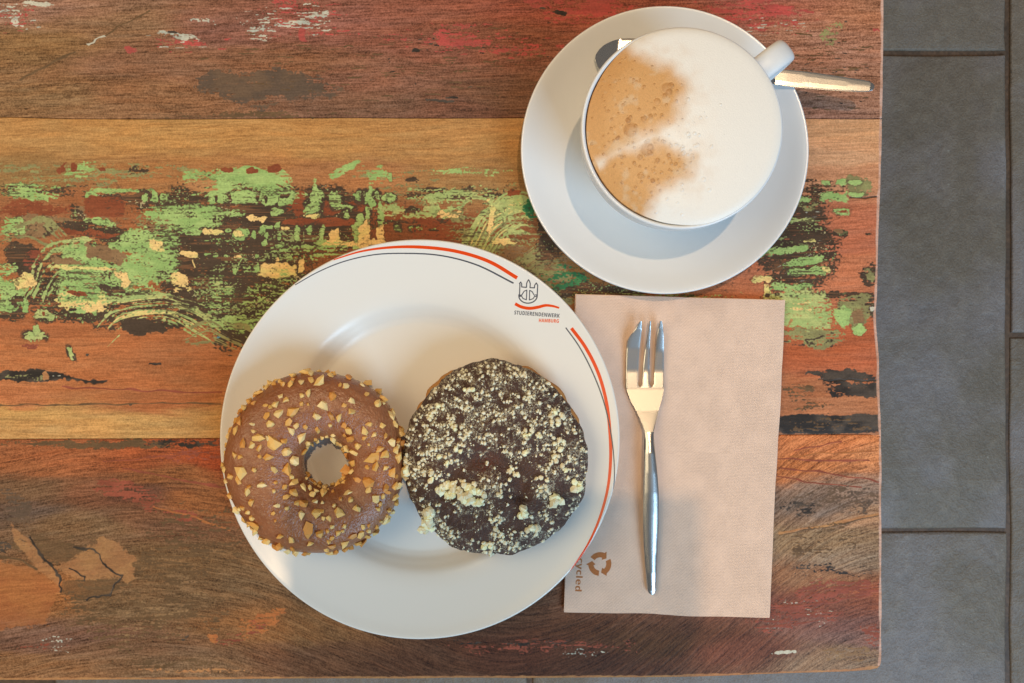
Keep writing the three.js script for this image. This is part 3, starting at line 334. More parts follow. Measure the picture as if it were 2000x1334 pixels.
// ───────── plate with printed rim ─────────
const glaze = { roughness: 0.22, ior: 1.5 };
const PLATE = P(820, 858, 0.018); PLATE.y = 0;
const PR = 0.0957;
const plateTop = [[0.0, 0.0048], [0.03, 0.0048], [0.052, 0.0050], [0.0575, 0.0058], [0.0615, 0.0082], [0.0655, 0.0108], [0.071, 0.0125], [0.08, 0.0144], [0.089, 0.0165], [0.0940, 0.0180], [0.0952, 0.0182]];
function heightAt(profile, r) { for (let i = 1; i < profile.length; i++) if (r <= profile[i][0]) { const [a, b] = profile[i - 1], [c, d] = profile[i]; return b + (d - b) * (r - a) / (c - a); } return profile[profile.length - 1][1]; }
{
  const N = 2048, cv = document.createElement('canvas'); cv.width = cv.height = N; const c = cv.getContext('2d');
  c.fillStyle = '#e8e3d9'; c.fillRect(0, 0, N, N);
  const at = (px, py) => { const w = P(px, py, 0.0165); return [((w.x - PLATE.x) / (2 * PR) + 0.5) * N, ((w.z - PLATE.z) / (2 * PR) + 0.5) * N]; };
  const U = N / (2 * PR) * (CAM_H - 0.0165) / FOCAL;     // canvas pixels per photograph pixel
  const ribbon = (pts, w0, w1, w2, color) => {           // tapering line
    const cur = new THREE.CatmullRomCurve3(pts.map((p) => { const q = at(...p); return V(q[0], q[1], 0); })), n = 120, L = [], R = [];
    for (let i = 0; i <= n; i++) { const t = i / n, p = cur.getPoint(t), d = cur.getTangent(t), w = (t < 0.5 ? w0 + (w1 - w0) * t * 2 : w1 + (w2 - w1) * (t * 2 - 1)) * U / 2; L.push([p.x - d.y * w, p.y + d.x * w]); R.unshift([p.x + d.y * w, p.y - d.x * w]); }
    c.fillStyle = color; c.beginPath(); [...L, ...R].forEach((p, i) => i ? c.lineTo(...p) : c.moveTo(...p)); c.fill();
  };
  const OR = '#e8480a', GY = '#4a4a50';
  ribbon([[653, 508], [705, 492], [760, 484], [820, 483], [890, 491], [955, 511], [1010, 543]], 2, 6, 7, OR);
  ribbon([[578, 557], [620, 533], [670, 512], [730, 498], [790, 495], [860, 499], [930, 517], [1003, 553]], 1.6, 2.2, 3, GY);
  ribbon([[1116, 641], [1143, 678], [1168, 728], [1184, 785], [1191, 845], [1192, 900], [1186, 955], [1170, 1012], [1147, 1063], [1114, 1114]], 6.5, 6, 3.5, OR);
  ribbon([[1105, 640], [1130, 675], [1155, 722], [1177, 778], [1191, 835], [1198, 890], [1199, 935], [1196, 968]], 2.2, 2.4, 1.4, GY);
  // castle emblem: outline of three towers over a rounded base
  const line = (pts, w) => { c.lineWidth = w * U; c.lineJoin = c.lineCap = 'round'; c.beginPath(); pts.forEach((p, i) => { const q = at(...p); i ? c.lineTo(...q) : c.moveTo(...q); }); c.stroke(); };
  const Z = (x, y) => [960 + x / 5.132, 500 + y / 5.132];  // measured on an enlargement
  c.strokeStyle = GY;
  line([[280, 395], [285, 285], [280, 275], [293, 262], [302, 280], [302, 310], [350, 315], [352, 275], [362, 252], [371, 240], [380, 254], [388, 278], [386, 318], [430, 320], [432, 295], [448, 272], [462, 295], [458, 395], [442, 390]].map((p) => Z(...p)), 2.0);
  line([[280, 395], [300, 390]].map((p) => Z(...p)), 2.0);
  { const q = []; for (let i = 0; i <= 24; i++) { const a = (-8 + 196 * i / 24) * Math.PI / 180; q.push(Z(366 + 92 * Math.cos(a), 398 + 74 * Math.sin(a))); } line(q, 2.2); }
  line([[276, 405], [302, 402], [316, 425], [350, 438], [354, 342], [328, 352], [312, 376], [303, 392]].map((p) => Z(...p)), 1.8);
  line([[456, 408], [432, 405], [416, 428], [380, 440], [382, 345], [406, 356], [420, 380], [430, 394]].map((p) => Z(...p)), 1.8);
  ribbon([[1006, 593], [1018, 599], [1034, 602], [1050, 600], [1066, 596.5], [1080, 598], [1092, 601.5]], 6, 6, 3.5, OR);
  const word = (s, x, y, w, size, color, ang, align) => { const q = at(x, y); c.save(); c.translate(...q); c.rotate(ang); c.font = `bold ${size * U}px sans-serif`; c.fillStyle = color; c.textAlign = align; const m = c.measureText(s).width; c.scale(w * U / m, 1); c.fillText(s, 0, 0); c.restore(); };
  word('STUDIERENDENWERK', 1004, 613.5, 89, 10.5, '#4e4c50', 0.078, 'left');
  word('HAMBURG', 1092, 630.5, 40, 9.5, OR, 0.04, 'right');
  const t = new THREE.CanvasTexture(cv); t.colorSpace = THREE.SRGBColorSpace; t.magFilter = THREE.LinearFilter;
  const mat = new THREE.MeshPhysicalMaterial({ map: t, ...glaze });
  const under = [[0.0957, 0.0174], [0.0950, 0.0165], [0.088, 0.0135], [0.076, 0.0105], [0.066, 0.0072], [0.060, 0.0035], [0.0585, 0.0004], [0.0570, 0], [0.0550, 0.0004], [0.0535, 0.002], [0.048, 0.0022], [0, 0.0022]];
  const top = lathe([...plateTop, [0.0957, 0.0178]], 192), bot = lathe(under, 128);
  planarUV(top, (x, y, z) => [x / (2 * PR) + 0.5, 0.5 - z / (2 * PR)]); planarUV(bot, () => [0.5, 0.5]);
  const plate = thing('plate', 'white porcelain plate with orange and grey rim lines under the doughnuts', 'plate', [PLATE.x, 0.0002, PLATE.z]);
  part('dish', top, mat, plate); part('underside', bot, mat, plate);
}

// ───────── saucer, cup, coffee ─────────
const SAU = P(1298, 293.5, 0.018); SAU.y = 0;
const porcelain = new THREE.MeshPhysicalMaterial({ color: new THREE.Color().setRGB(0.77, 0.765, 0.745), ...glaze });
const saucerTop = [[0, 0.0050], [0.022, 0.0050], [0.0265, 0.0052], [0.0300, 0.0064], [0.038, 0.0078], [0.048, 0.0106], [0.058, 0.0144], [0.0655, 0.0180], [0.0680, 0.0189]];
{
  const prof = [...saucerTop, [0.0687, 0.0186], [0.0680, 0.0172], [0.060, 0.0125], [0.050, 0.0082], [0.042, 0.0048], [0.0385, 0.002], [0.0375, 0.0002], [0.0365, 0], [0.0352, 0.0006], [0.034, 0.0022], [0.02, 0.0022], [0, 0.0022]];
  const s = part('saucer', lathe(prof, 160), porcelain, scene); s.position.set(SAU.x, 0.0002, SAU.z); s.userData = { label: 'white porcelain saucer under the coffee cup', category: 'saucer' };
}
const CUPY = 0.0054, RIM = 0.065;
const cup = thing('coffee_cup', 'white porcelain cup filled to the brim with foamy coffee', 'cup', [SAU.x, CUPY, SAU.z - 0.0002]);
{
  const y = (v) => v - CUPY, prof = [[0, 0.0085], [0.02, 0.0085], [0.0215, 0.0070], [0.0222, CUPY], [0.0235, CUPY], [0.0245, 0.0075], [0.0262, 0.0105], [0.0318, 0.0170], [0.0372, 0.0270], [0.0408, 0.0390], [0.0428, 0.0520], [0.04345, 0.0630], [0.0434, 0.0648], [0.0426, 0.0653], [0.0417, 0.0646], [0.0413, 0.0620], [0.0406, 0.0520], [0.0386, 0.0390], [0.0350, 0.0280], [0.0295, 0.0185], [0.024, 0.0130], [0, 0.0115]].map(([r, v]) => [r, y(v)]);
  part('bowl', lathe(prof, 160), porcelain, cup);
  // ear-shaped handle
  const dir = V(0.79, 0, -0.61).normalize(), side = V(-dir.z, 0, dir.x);
  const path = new THREE.CatmullRomCurve3([[0.0405, 0.0565], [0.0470, 0.0572], [0.0545, 0.0570], [0.0598, 0.0535], [0.0610, 0.0465], [0.0585, 0.0375], [0.0525, 0.0300], [0.0450, 0.0255], [0.0360, 0.0250]].map(([r, v]) => V(r, y(v), 0)));
  const g = gridGeo(28, 60, (u, v) => {
    const p = path.getPoint(v), t = path.getTangent(v), a = u * Math.PI * 2, flare = 1 + 0.25 * (1 - sst(0, 0.12, v)) + 0.2 * sst(0.88, 1, v), A = 0.0056 * flare, B = 0.0027 * (1 + 0.3 * (1 - sst(0, 0.1, v)));
    const ca = Math.sign(Math.cos(a)) * Math.abs(Math.cos(a)) ** 0.8, sa = Math.sign(Math.sin(a)) * Math.abs(Math.sin(a)) ** 0.8;
    const n = V(-t.y, t.x, 0).multiplyScalar(B * sa), r = p.x + n.x, h = p.y + n.y;
    return V(dir.x * r + side.x * A * ca, h, dir.z * r + side.z * A * ca);
  });
  part('handle', smoothWelded(g), porcelain, cup);
}
{
  // milk foam with browned areas
  const N = 1024, R = 0.0430, cx = SAU.x, cz = SAU.z - 0.0002, d = new Uint8Array(N * N * 4), b = new Uint8Array(N * N * 4);
  const lobes = [[[1222, 84], [1262, 112], [1310, 140], [1338, 170], [1338, 205], [1305, 238], [1250, 272], [1190, 308], [1150, 330], [1120, 300], [1130, 180], [1180, 110]], [[1196, 300], [1240, 290], [1275, 280], [1320, 290], [1346, 312], [1342, 345], [1310, 368], [1280, 385], [1268, 415], [1258, 440], [1200, 420], [1140, 345]]];
  const milk = own(0xf0e2cf), brown = own(0xd29759), dark = own(0x92501f), pale = own(0xd6b48c), hN = new Float32Array(N * N).fill(0.5), dk = new Float32Array(N * N), rnd = rng(33);
  const px = (i, j) => { const x = cx + (i / N - 0.5) * 2 * R, z = cz + (j / N - 0.5) * 2 * R, f = FOCAL / (CAM_H - 0.0655); return [1000 + x * f, 667 + z * f]; };
  const inv = (X, Y) => { const w = P(X, Y, 0.0655); return [((w.x - cx) / (2 * R) + 0.5) * N, ((w.z - cz) / (2 * R) + 0.5) * N]; };
  const mask = new Float32Array(N * N), halo = new Float32Array(N * N);
  for (let j = 0; j < N; j++) for (let i = 0; i < N; i++) {
    const [X, Y] = px(i, j); let m = 0;
    for (const l of lobes) { const q = polyDist(l, X, Y) + (fbm(X * 0.025, Y * 0.025) - 0.5) * 34 + (vn(X * 0.12, Y * 0.12) - 0.5) * 4; m = Math.max(m, 1 - sst(-26, 24, q)); halo[j * N + i] = Math.max(halo[j * N + i], 1 - sst(-10, 75, q + (fbm(X * 0.06, Y * 0.06) - 0.5) * 50)); }
    const rr = Math.hypot(i / N - 0.5, j / N - 0.5) * 2; if (X < 1300) m = Math.max(m, sst(0.90, 0.94, rr) * sst(1290, 1230, X) * (Y > 120 ? 1 : 0));
    mask[j * N + i] = m;
  }
  const bubble = (X, Y, r, s) => { const [bi, bj] = inv(X, Y), R_ = r * 2.55; for (let j = Math.max(0, Math.floor(bj - R_ * 1.4)); j <= Math.min(N - 1, bj + R_ * 1.4); j++) for (let i = Math.max(0, Math.floor(bi - R_ * 1.4)); i <= Math.min(N - 1, bi + R_ * 1.4); i++) { const q = Math.hypot(i - bi, j - bj) / R_; if (q < 1) { dk[j * N + i] = Math.max(dk[j * N + i], s * (0.65 + 0.35 * q * q) * sst(1, 0.8, q)); hN[j * N + i] -= 0.35 * (1 - q * q) * Math.min(1, r / 3); } else if (q < 1.4) hN[j * N + i] += 0.12 * (1 - (q - 1) / 0.4) * Math.min(1, r / 3); } };
  for (const [X, Y, r, s] of [[1230, 257, 15, 0.55], [1262, 295, 14, 0.55], [1268, 290, 6, 0.5], [1304, 184, 7, 0.7], [1308, 170, 6, 0.6], [1300, 176, 11, 0.45], [1296, 190, 5, 0.6], [1225, 238, 6, 0.8], [1229, 232, 4, 0.6], [1204, 273, 4, 0.85], [1207, 270, 3, 0.8], [1273, 355, 5, 0.8], [1282, 316, 5, 0.6], [1266, 300, 5, 0.8], [1303, 306, 4, 0.7], [1317, 323, 4, 0.6], [1281, 202, 7, 0.4], [1255, 236, 6, 0.5], [1268, 231, 5, 0.5], [1248, 309, 6, 0.4], [1178, 302, 3, 0.6], [1212, 308, 4, 0.5], [1250, 345, 7, 0.3], [1236, 158, 3, 0.5]]) bubble(X, Y, r, s);
  for (let k = 0; k < 1500; k++) { const a = rnd(), X = 1150 + rnd() * 200, Y = 100 + rnd() * 320, near = Math.min(Math.hypot(X - 1240, Y - 190), Math.hypot(X - 1270, Y - 320), Math.hypot(X - 1225, Y - 330)); if (rnd() < 1.2 - near / 110) bubble(X, Y, 0.5 + a ** 5 * 3.0, 0.15 + rnd() * 0.4); }
  for (let k = 0; k < 90; k++) { const X = 1310 + (rnd() + rnd() - 1) * 90 + 30, Y = 280 + (rnd() + rnd() - 1) * 130; bubble(X, Y, 0.6 + rnd() ** 3 * 4, 0.06); }
  for (let j = 0; j < N; j++) for (let i = 0; i < N; i++) {
    const o = ((N - 1 - j) * N + i) * 4, s = j * N + i, [X, Y] = px(i, j), m = mask[s], t = fbm(X * 0.05, Y * 0.05), k = dk[s] * 0.72 * (0.15 + 0.85 * m), mottle = 1 + (vn(X * 0.6, Y * 0.6) - 0.5) * 0.12 * (0.3 + m), pl = sst(0.55, 0.75, t) * 0.5 * m;
    for (let c = 0; c < 3; c++) { let v = milk[c] + (brown[c] - milk[c]) * Math.max(m, halo[s] * 0.2 * sst(0.3, 0.7, t)); v += (pale[c] - v) * pl; v += (dark[c] - v) * k; d[o + c] = enc(v * mottle); }
    b[o] = b[o + 1] = b[o + 2] = clamp((hN[s] + (vn(X * 0.7, Y * 0.7) - 0.5) * 0.1) * 255, 0, 255); d[o + 3] = b[o + 3] = 255;
  }
  const mat = new THREE.MeshPhysicalMaterial({ map: dataTex(d, N, N, true), bumpMap: dataTex(b, N, N, false), bumpScale: 0.0004, roughness: 0.4 });
  const g = lathe([[0, 0.0694], [0.015, 0.0690], [0.028, 0.0680], [0.0365, 0.0671], [0.0402, 0.0666], [0.0422, 0.0660], [0.0428, 0.0656], [0.0420, 0.0650], [0.0412, 0.0635], [0.0408, 0.0600], [0.0400, 0.0520], [0.0380, 0.0400], [0.0345, 0.0290], [0.029, 0.0195], [0.0235, 0.0140], [0, 0.0125]], 128);
  { const p = g.attributes.position; for (let i = 0; i < p.count; i++) { const x = p.getX(i), y = p.getY(i), z = p.getZ(i), r = Math.hypot(x, z); if (r < 0.03 || y < 0.0634) continue; const a = Math.atan2(z, x), left = sst(-0.1, 0.7, -0.9 * Math.cos(a) + 0.35 * Math.sin(a)), k = 1 - (0.036 * left + 0.008 * fbm(Math.cos(a) * 4 + 9, Math.sin(a) * 4, 2)) * sst(0.03, 0.042, r); p.setXYZ(i, x * k, y - 0.0009 * left * sst(0.034, 0.042, r), z * k); } g.computeVertexNormals(); }
  planarUV(g, (x, y, z) => [x / (2 * R) + 0.5, 0.5 - z / (2 * R)]);
  const f = part('coffee_foam', g, mat, scene); f.position.set(cx, 0, cz); f.userData = { label: 'white milk foam with browned bubbly patches filling the cup', category: 'coffee' };
}

// ───────── cutlery ─────────
const steelBump = (() => { const n = 512, d = new Uint8Array(n * n * 4), r = rng(12); for (let i = 0; i < n * n; i++) d[i * 4] = d[i * 4 + 1] = d[i * 4 + 2] = 128 + (r() - 0.5) * 36, d[i * 4 + 3] = 255; for (let k = 0; k < 900; k++) { let x = r() * n, y = r() * n; const a = r() * 6.283, L = 6 + r() * 50, v = 90 + r() * 80; for (let s = 0; s < L; s++) { const o = (((y | 0) + n) % n * n + ((x | 0) + n) % n) * 4; d[o] = d[o + 1] = d[o + 2] = v; x += Math.cos(a); y += Math.sin(a); if (x < 0) x += n; if (y < 0) y += n; } } const t = dataTex(d, n, n, false); t.wrapS = t.wrapT = THREE.RepeatWrapping; return t; })();
const steel = new THREE.MeshStandardMaterial({ color: new THREE.Color().setRGB(0.58, 0.57, 0.55), metalness: 1, roughness: 0.27, bumpMap: steelBump, bumpScale: 0.00004 });
const brushed = new THREE.MeshStandardMaterial({ color: new THREE.Color().setRGB(0.36, 0.35, 0.33), metalness: 1, roughness: 0.38, bumpMap: steelBump, bumpScale: 0.00008 });
// a solid bar through stations [along z, left x, right x, height y, thickness, crown]; crown > 0 arched, < 0 dished
function bar(st, K = 14, sub = 6) {
  const rows = [], cr = (k) => new THREE.CatmullRomCurve3(st.map((s) => V(s[0], s[k], 0)), false, 'centripetal');
  const n = (st.length - 1) * sub, lerpAt = (k, t) => { const f = t * (st.length - 1), i = Math.min(st.length - 2, Math.floor(f)), u = f - i, p0 = st[Math.max(0, i - 1)][k], p1 = st[i][k], p2 = st[i + 1][k], p3 = st[Math.min(st.length - 1, i + 2)][k]; const m1 = (p2 - p0) / 2, m2 = (p3 - p1) / 2, u2 = u * u, u3 = u2 * u; return (2 * u3 - 3 * u2 + 1) * p1 + (u3 - 2 * u2 + u) * m1 + (-2 * u3 + 3 * u2) * p2 + (u3 - u2) * m2; };
  const pos = [], idx = [], uv = [], M = 2 * K + 2;
  for (let j = 0; j <= n; j++) {
    const t = j / n, z = lerpAt(0, t), xl = lerpAt(1, t), xr = lerpAt(2, t), y = lerpAt(3, t), th = lerpAt(4, t), c = lerpAt(5, t);
    for (let i = 0; i <= K; i++) { const s = -1 + 2 * i / K, e = Math.abs(s) ** 6; pos.push(xl + (xr - xl) * i / K, y + c * (1 - s * s) - th * 0.22 * e, z); uv.push((xl + (xr - xl) * i / K) * 9, z * 9); }
    for (let i = K; i >= 0; i--) { const s = -1 + 2 * i / K, e = Math.abs(s) ** 6; pos.push(xl + (xr - xl) * i / K, y + Math.min(c, c * 0.9) * (1 - s * s) - th + th * 0.3 * e, z); uv.push((xl + (xr - xl) * i / K) * 9, z * 9); }
  }
  for (let j = 0; j < n; j++) for (let i = 0; i < M; i++) { const a = j * M + i, b = j * M + (i + 1) % M; idx.push(a, a + M, b, b, a + M, b + M); }
  for (const [j, f] of [[0, 0], [n, 1]]) { const base = j * M; for (let i = 0; i < K; i++) { const a = base + i, b = base + i + 1, c = base + M - 1 - i, d = base + M - 2 - i; f ? idx.push(a, c, b, b, c, d) : idx.push(a, b, c, b, d, c); } }
  const g = new THREE.BufferGeometry(); g.setAttribute('position', new THREE.Float32BufferAttribute(pos, 3)); g.setAttribute('uv', new THREE.Float32BufferAttribute(uv, 2)); g.setIndex(idx); g.computeVertexNormals(); return toCreasedNormals(g, 0.7);
}
const NAP = 0.0026;                                       // thickness of the folded napkin
{
  const F = P(1262, 840, NAP); const fork = thing('cake_fork', 'steel cake fork with three tines lying on the paper napkin', 'fork', [F.x, NAP + 0.0004, F.z]);
  const q = (px, py) => { const w = P(px, py, NAP + 0.002); return [w.x - F.x, w.z - F.z]; };
  const S = (py, xl, xr, y, th, c) => { const a = q(xl, py), b = q(xr, py); return [a[1], a[0], b[0], y, th, c]; };
  const lift = (py) => { // height of the upper face along the fork
    const T = [[626, 0.0062], [650, 0.0047], [680, 0.0034], [710, 0.0026], [736, 0.00235], [745, 0.00235], [757, 0.00245], [770, 0.0027], [785, 0.0032], [800, 0.0040], [815, 0.0049], [830, 0.0058], [842, 0.0064], [880, 0.0069], [960, 0.0060], [1060, 0.0038], [1130, 0.0026], [1161, 0.0024]]; return heightAt(T, py); };
  const tine = (rows) => bar(rows.map(([py, l, r]) => S(py, l, r, lift(py), 0.0016, 0.0001)), 8, 4);
  const head = part('head', bar([[757, 1222.6, 1296.4], [770, 1226.5, 1294.5], [785, 1232.5, 1290.5], [800, 1240.5, 1285.2], [815, 1247, 1281.4], [830, 1253, 1277.2], [842, 1256.5, 1274.3]].map(([py, l, r]) => S(py, l, r, lift(py), 0.0018, py > 800 ? 0.0003 : 0.0001)), 16, 6), brushed, fork);
  part('tine', tine([[627.5, 1247.5, 1251], [634, 1243.5, 1252], [645, 1238, 1251.5], [656, 1229.5, 1251], [670, 1224.5, 1249.5], [700, 1223, 1247.5], [736, 1222.5, 1246], [745, 1222.5, 1246.1], [752, 1222.5, 1246.5], [757, 1222.6, 1250]]), steel, head).userData.label = 'broad cutting tine with a notched tip';
  part('tine', tine([[627.5, 1266, 1269.5], [640, 1264.5, 1269.5], [670, 1261, 1269], [700, 1257.5, 1268.6], [736, 1254.5, 1268.3], [745, 1254.2, 1268.6], [750, 1254, 1269], [757, 1250, 1272.5]]), steel, head);
  part('tine', tine([[627.5, 1286, 1290.5], [640, 1284, 1293], [662, 1281.5, 1295], [700, 1279, 1296.2], [736, 1277.5, 1296.5], [745, 1277.2, 1296.6], [750, 1277, 1296.6], [757, 1272.5, 1296.4]]), steel, head);
  part('handle', bar([[842, 1256.5, 1274.3], [860, 1256, 1275.2], [890, 1255.3, 1278], [930, 1254.8, 1282], [970, 1254.5, 1284.6], [1010, 1254.8, 1285], [1050, 1256, 1284.4], [1090, 1258.6, 1283.4], [1125, 1261.6, 1282.4], [1145, 1263.4, 1281.6], [1154, 1265.2, 1280.2], [1159, 1268, 1277.4], [1161, 1271, 1274]].map(([py, l, r]) => S(py, l, r, lift(py), 0.0021, py > 1150 ? 0.0003 : py < 850 ? 0.0003 : 0.0013)), 16, 6), steel, fork);
}
{
  // coffee spoon across the saucer, behind the cup
  const A = P(1163, 112, 0.0158), B = P(1704, 173, 0.0222), L = A.distanceTo(B);
  const spoon = thing('coffee_spoon', 'small steel spoon lying on the saucer behind the coffee cup', 'spoon', [A.x, A.y, A.z]);
  const d = B.clone().sub(A), ang = Math.atan2(d.x, d.z); spoon.rotation.set(-Math.asin(d.y / L), ang, 0, 'YXZ');
  const s = (t, w, y, th, c) => [t * L, -w, w, y, th, c];
  part('bowl', bar([s(0, 0.0012, 0.0006, 0.0009, 0), s(0.012, 0.0042, 0.0006, 0.0010, -0.0008), s(0.035, 0.0072, 0.0006, 0.0010, -0.0022), s(0.08, 0.0100, 0.0006, 0.0010, -0.0029), s(0.14, 0.0110, 0.0006, 0.0010, -0.0034), s(0.20, 0.0099, 0.0006, 0.0011, -0.0029), s(0.25, 0.0070, 0.0007, 0.0013, -0.0018), s(0.28, 0.0040, 0.0009, 0.0015, -0.0004), s(0.30, 0.0028, 0.0012, 0.0016, 0.0001)], 18, 6), steel, spoon);
  part('handle', bar([s(0.30, 0.0028, 0.0012, 0.0016, 0.0001), s(0.36, 0.0024, 0.0016, 0.0017, 0.0003), s(0.46, 0.0026, 0.0019, 0.0017, 0.0003), s(0.58, 0.0032, 0.0022, 0.0016, 0.0003), s(0.66, 0.0037, 0.0022, 0.0016, 0.0005), s(0.78, 0.0039, 0.0021, 0.0016, 0.0006), s(0.90, 0.0033, 0.0023, 0.0016, 0.0005), s(0.97, 0.0027, 0.0028, 0.0016, 0.0004), s(0.99, 0.0019, 0.0029, 0.0015, 0.0002), s(1, 0.0008, 0.0029, 0.0013, 0)], 12, 6), steel, spoon);
}

// ───────── napkin ─────────
{
  const nap = thing('paper_napkin', 'folded beige recycled paper napkin beside the plate', 'napkin');
  const C = [[1125, 575], [1533, 587], [1502, 1205], [1101, 1195]].map(([x, y]) => P(x, y, NAP)); // corners from the far left, clockwise
  const N = 1024, M = 1536, cv = document.createElement('canvas'); cv.width = N; cv.height = M; const c = cv.getContext('2d');
  const base = own(0xf0c9ac), im = c.createImageData(N, M);
  for (let j = 0; j < M; j++) for (let i = 0; i < N; i++) { const o = (j * N + i) * 4, v = 0.96 + (vn(i * 0.4, j * 0.5) - 0.5) * 0.07 + (fbm(i * 0.01, j * 0.01) - 0.5) * 0.05; const fl = vn(i * 0.9 + 7, j * 0.35) > 0.965 ? 0.85 : 1; for (let k = 0; k < 3; k++) im.data[o + k] = enc(base[k] * v * fl); im.data[o + 3] = 255; }
  c.putImageData(im, 0, 0);
  const inv = (px, py) => { // photograph pixel to napkin texture pixel
    const w = P(px, py, NAP); let u = 0.3, v = 0.5; for (let k = 0; k < 12; k++) { const a = C[0].clone().lerp(C[1], u), b = C[3].clone().lerp(C[2], u), p = a.clone().lerp(b, v); const ex = C[1].clone().sub(C[0]), ez = C[3].clone().sub(C[0]); const dx = w.x - p.x, dz = w.z - p.z, det = ex.x * ez.z - ex.z * ez.x; u += (dx * ez.z - dz * ez.x) / det; v += (ex.x * dz - ex.z * dx) / det; } return [u * N, v * M]; };
  const ink = '#bb7440'; c.fillStyle = ink; c.strokeStyle = ink; const o = inv(1171, 1101), un = N / 403;
  // three chasing arrows
  for (let k = 0; k < 3; k++) {
    c.save(); c.translate(...o); c.rotate(k * Math.PI * 2 / 3 + 0.06);
    const R = 17 * un, w = 5.6 * un; c.beginPath();
    for (let i = 0; i <= 16; i++) { const a = (-150 + 78 * i / 16) * Math.PI / 180; c.lineTo((R + w) * Math.cos(a), (R + w) * Math.sin(a)); }
    { const a = -66 * Math.PI / 180; c.lineTo((R + w * 1.75) * Math.cos(a), (R + w * 1.75) * Math.sin(a)); const b = -44 * Math.PI / 180; c.lineTo((R - w * 0.1) * Math.cos(b), (R - w * 0.1) * Math.sin(b)); c.lineTo((R - w * 1.5) * Math.cos(a - 0.05), (R - w * 1.5) * Math.sin(a - 0.05)); }
    for (let i = 16; i >= 0; i--) { const a = (-150 + 74 * i / 16) * Math.PI / 180; c.lineTo((R - w * 0.8) * Math.cos(a), (R - w * 0.8) * Math.sin(a)); }
    c.fill(); c.restore();
  }
  { const t = inv(1122.5, 1155.5); c.save(); c.translate(...t); c.rotate(Math.PI / 2 + 0.03); c.font = `bold ${17 * un}px sans-serif`; c.textAlign = 'right'; const m = c.measureText('recycled').width; c.scale(88 * un / m, 1); c.fillText('recycled', 0, 0); c.restore(); }
  const tex = new THREE.CanvasTexture(cv); tex.colorSpace = THREE.SRGBColorSpace; tex.magFilter = THREE.LinearFilter;
  const bn = 1024, bd = new Uint8Array(bn * bn * 4);
  for (let j = 0; j < bn; j++) for (let i = 0; i < bn; i++) { const p = 9, a = Math.sin((i + (Math.floor(j / p) & 1) * p / 2) * Math.PI * 2 / p) * Math.sin(j * Math.PI / p) ** 2, h = 0.5 + a * 0.3 * (0.5 + fbm(i * 0.012, j * 0.012)) + (vn(i * 0.35, j * 0.35) - 0.5) * 0.1, o2 = (j * bn + i) * 4; bd[o2] = bd[o2 + 1] = bd[o2 + 2] = clamp(h * 255, 0, 255); bd[o2 + 3] = 255; }
  const bt = dataTex(bd, bn, bn, false); bt.wrapS = bt.wrapT = THREE.RepeatWrapping;
  const paper = new THREE.MeshPhysicalMaterial({ map: tex, bumpMap: bt, bumpScale: 0.00045, roughness: 0.92, sheen: 0.3, sheenRoughness: 0.8 });
  const plain = new THREE.MeshPhysicalMaterial({ color: ownColor(0xf0c9ac), roughness: 0.92, sheen: 0.3, sheenRoughness: 0.8 });
  const rnd = rng(3), PL = 4, thick = NAP / PL;
  for (let k = 0; k < PL; k++) {
    const out = [0, 1, 2, 3].map(() => (rnd() - 0.35) * 0.0016 * (k < PL - 1 ? 1 : 0)), top = k === PL - 1;
    const f = (u, v, lower) => {
      const eu = (0.5 - Math.abs(u - 0.5)) * 2, ev = (0.5 - Math.abs(v - 0.5)) * 2;
      const uu = u + (vn(v * 6 + k, 1.1) - 0.5) * 0.006 * (1 - eu), vv = v + ((vn(u * 5, 7.7) - 0.5) * 0.008 + 0.004 * sst(0.3, 0.9, u) * v) * (1 - ev) * (v > 0.5 ? 1 : 0.25);
      const p = C[0].clone().lerp(C[1], uu).lerp(C[3].clone().lerp(C[2], uu), vv);
      p.x += out[0] * (1 - u) + out[1] * u; p.z += out[2] * (1 - v) + out[3] * v;
      const puff = (0.0006 * sst(0.25, 0, v) * sst(0.3, 1, u) + 0.0007 * sst(0.8, 1, v) * sst(0.4, 0.75, u) * (0.6 + 0.4 * Math.sin(u * 14))) * (k / PL);
      const round = 0.35 * thick * (sst(0.05, 0, Math.min(u, 1 - u)) ** 2);
      p.y = 0.0003 * Math.exp(-(((u - 0.47 + (vn(v * 4, 3) - 0.5) * 0.006) / 0.012) ** 2)) * (k + 1) / PL + thick * k + (lower ? 0.00003 + round : thick - 0.00003 - round) + puff + 0.0003; return p;
    };
    const nu = 40, nv = 60, a = gridGeo(nu, nv, (u, v) => f(u, v, false)), b = gridGeo(nu, nv, (u, v) => f(1 - u, v, true));
    const ring = []; for (let i = 0; i <= nu; i++) ring.push([i / nu, 0]); for (let i = 1; i <= nv; i++) ring.push([1, i / nv]); for (let i = nu - 1; i >= 0; i--) ring.push([i / nu, 1]); for (let i = nv - 1; i >= 0; i--) ring.push([0, i / nv]);
    const s = gridGeo(ring.length - 1, 1, (u, v) => { const r = ring[Math.round(u * (ring.length - 1))]; return f(r[0], r[1], v > 0.5); });
    planarUV(s, () => [0.5, 0.5]); for (const g of [a, b]) { const uv = g.attributes.uv; for (let i = 0; i < uv.count; i++) uv.setY(i, 1 - uv.getY(i)); } { const uv = b.attributes.uv; for (let i = 0; i < uv.count; i++) uv.setXY(i, 0.5, 0.5); }
    const g = mergeGeometries([a, b, s].map((g) => { g.computeVertexNormals(); return g; }));
    part('fold_layer', g, top ? paper : plain, nap);
  }
  // embossing keeps its real size: the relief repeats every 80 mm
  bt.repeat.set(1.3, 1.95);
}

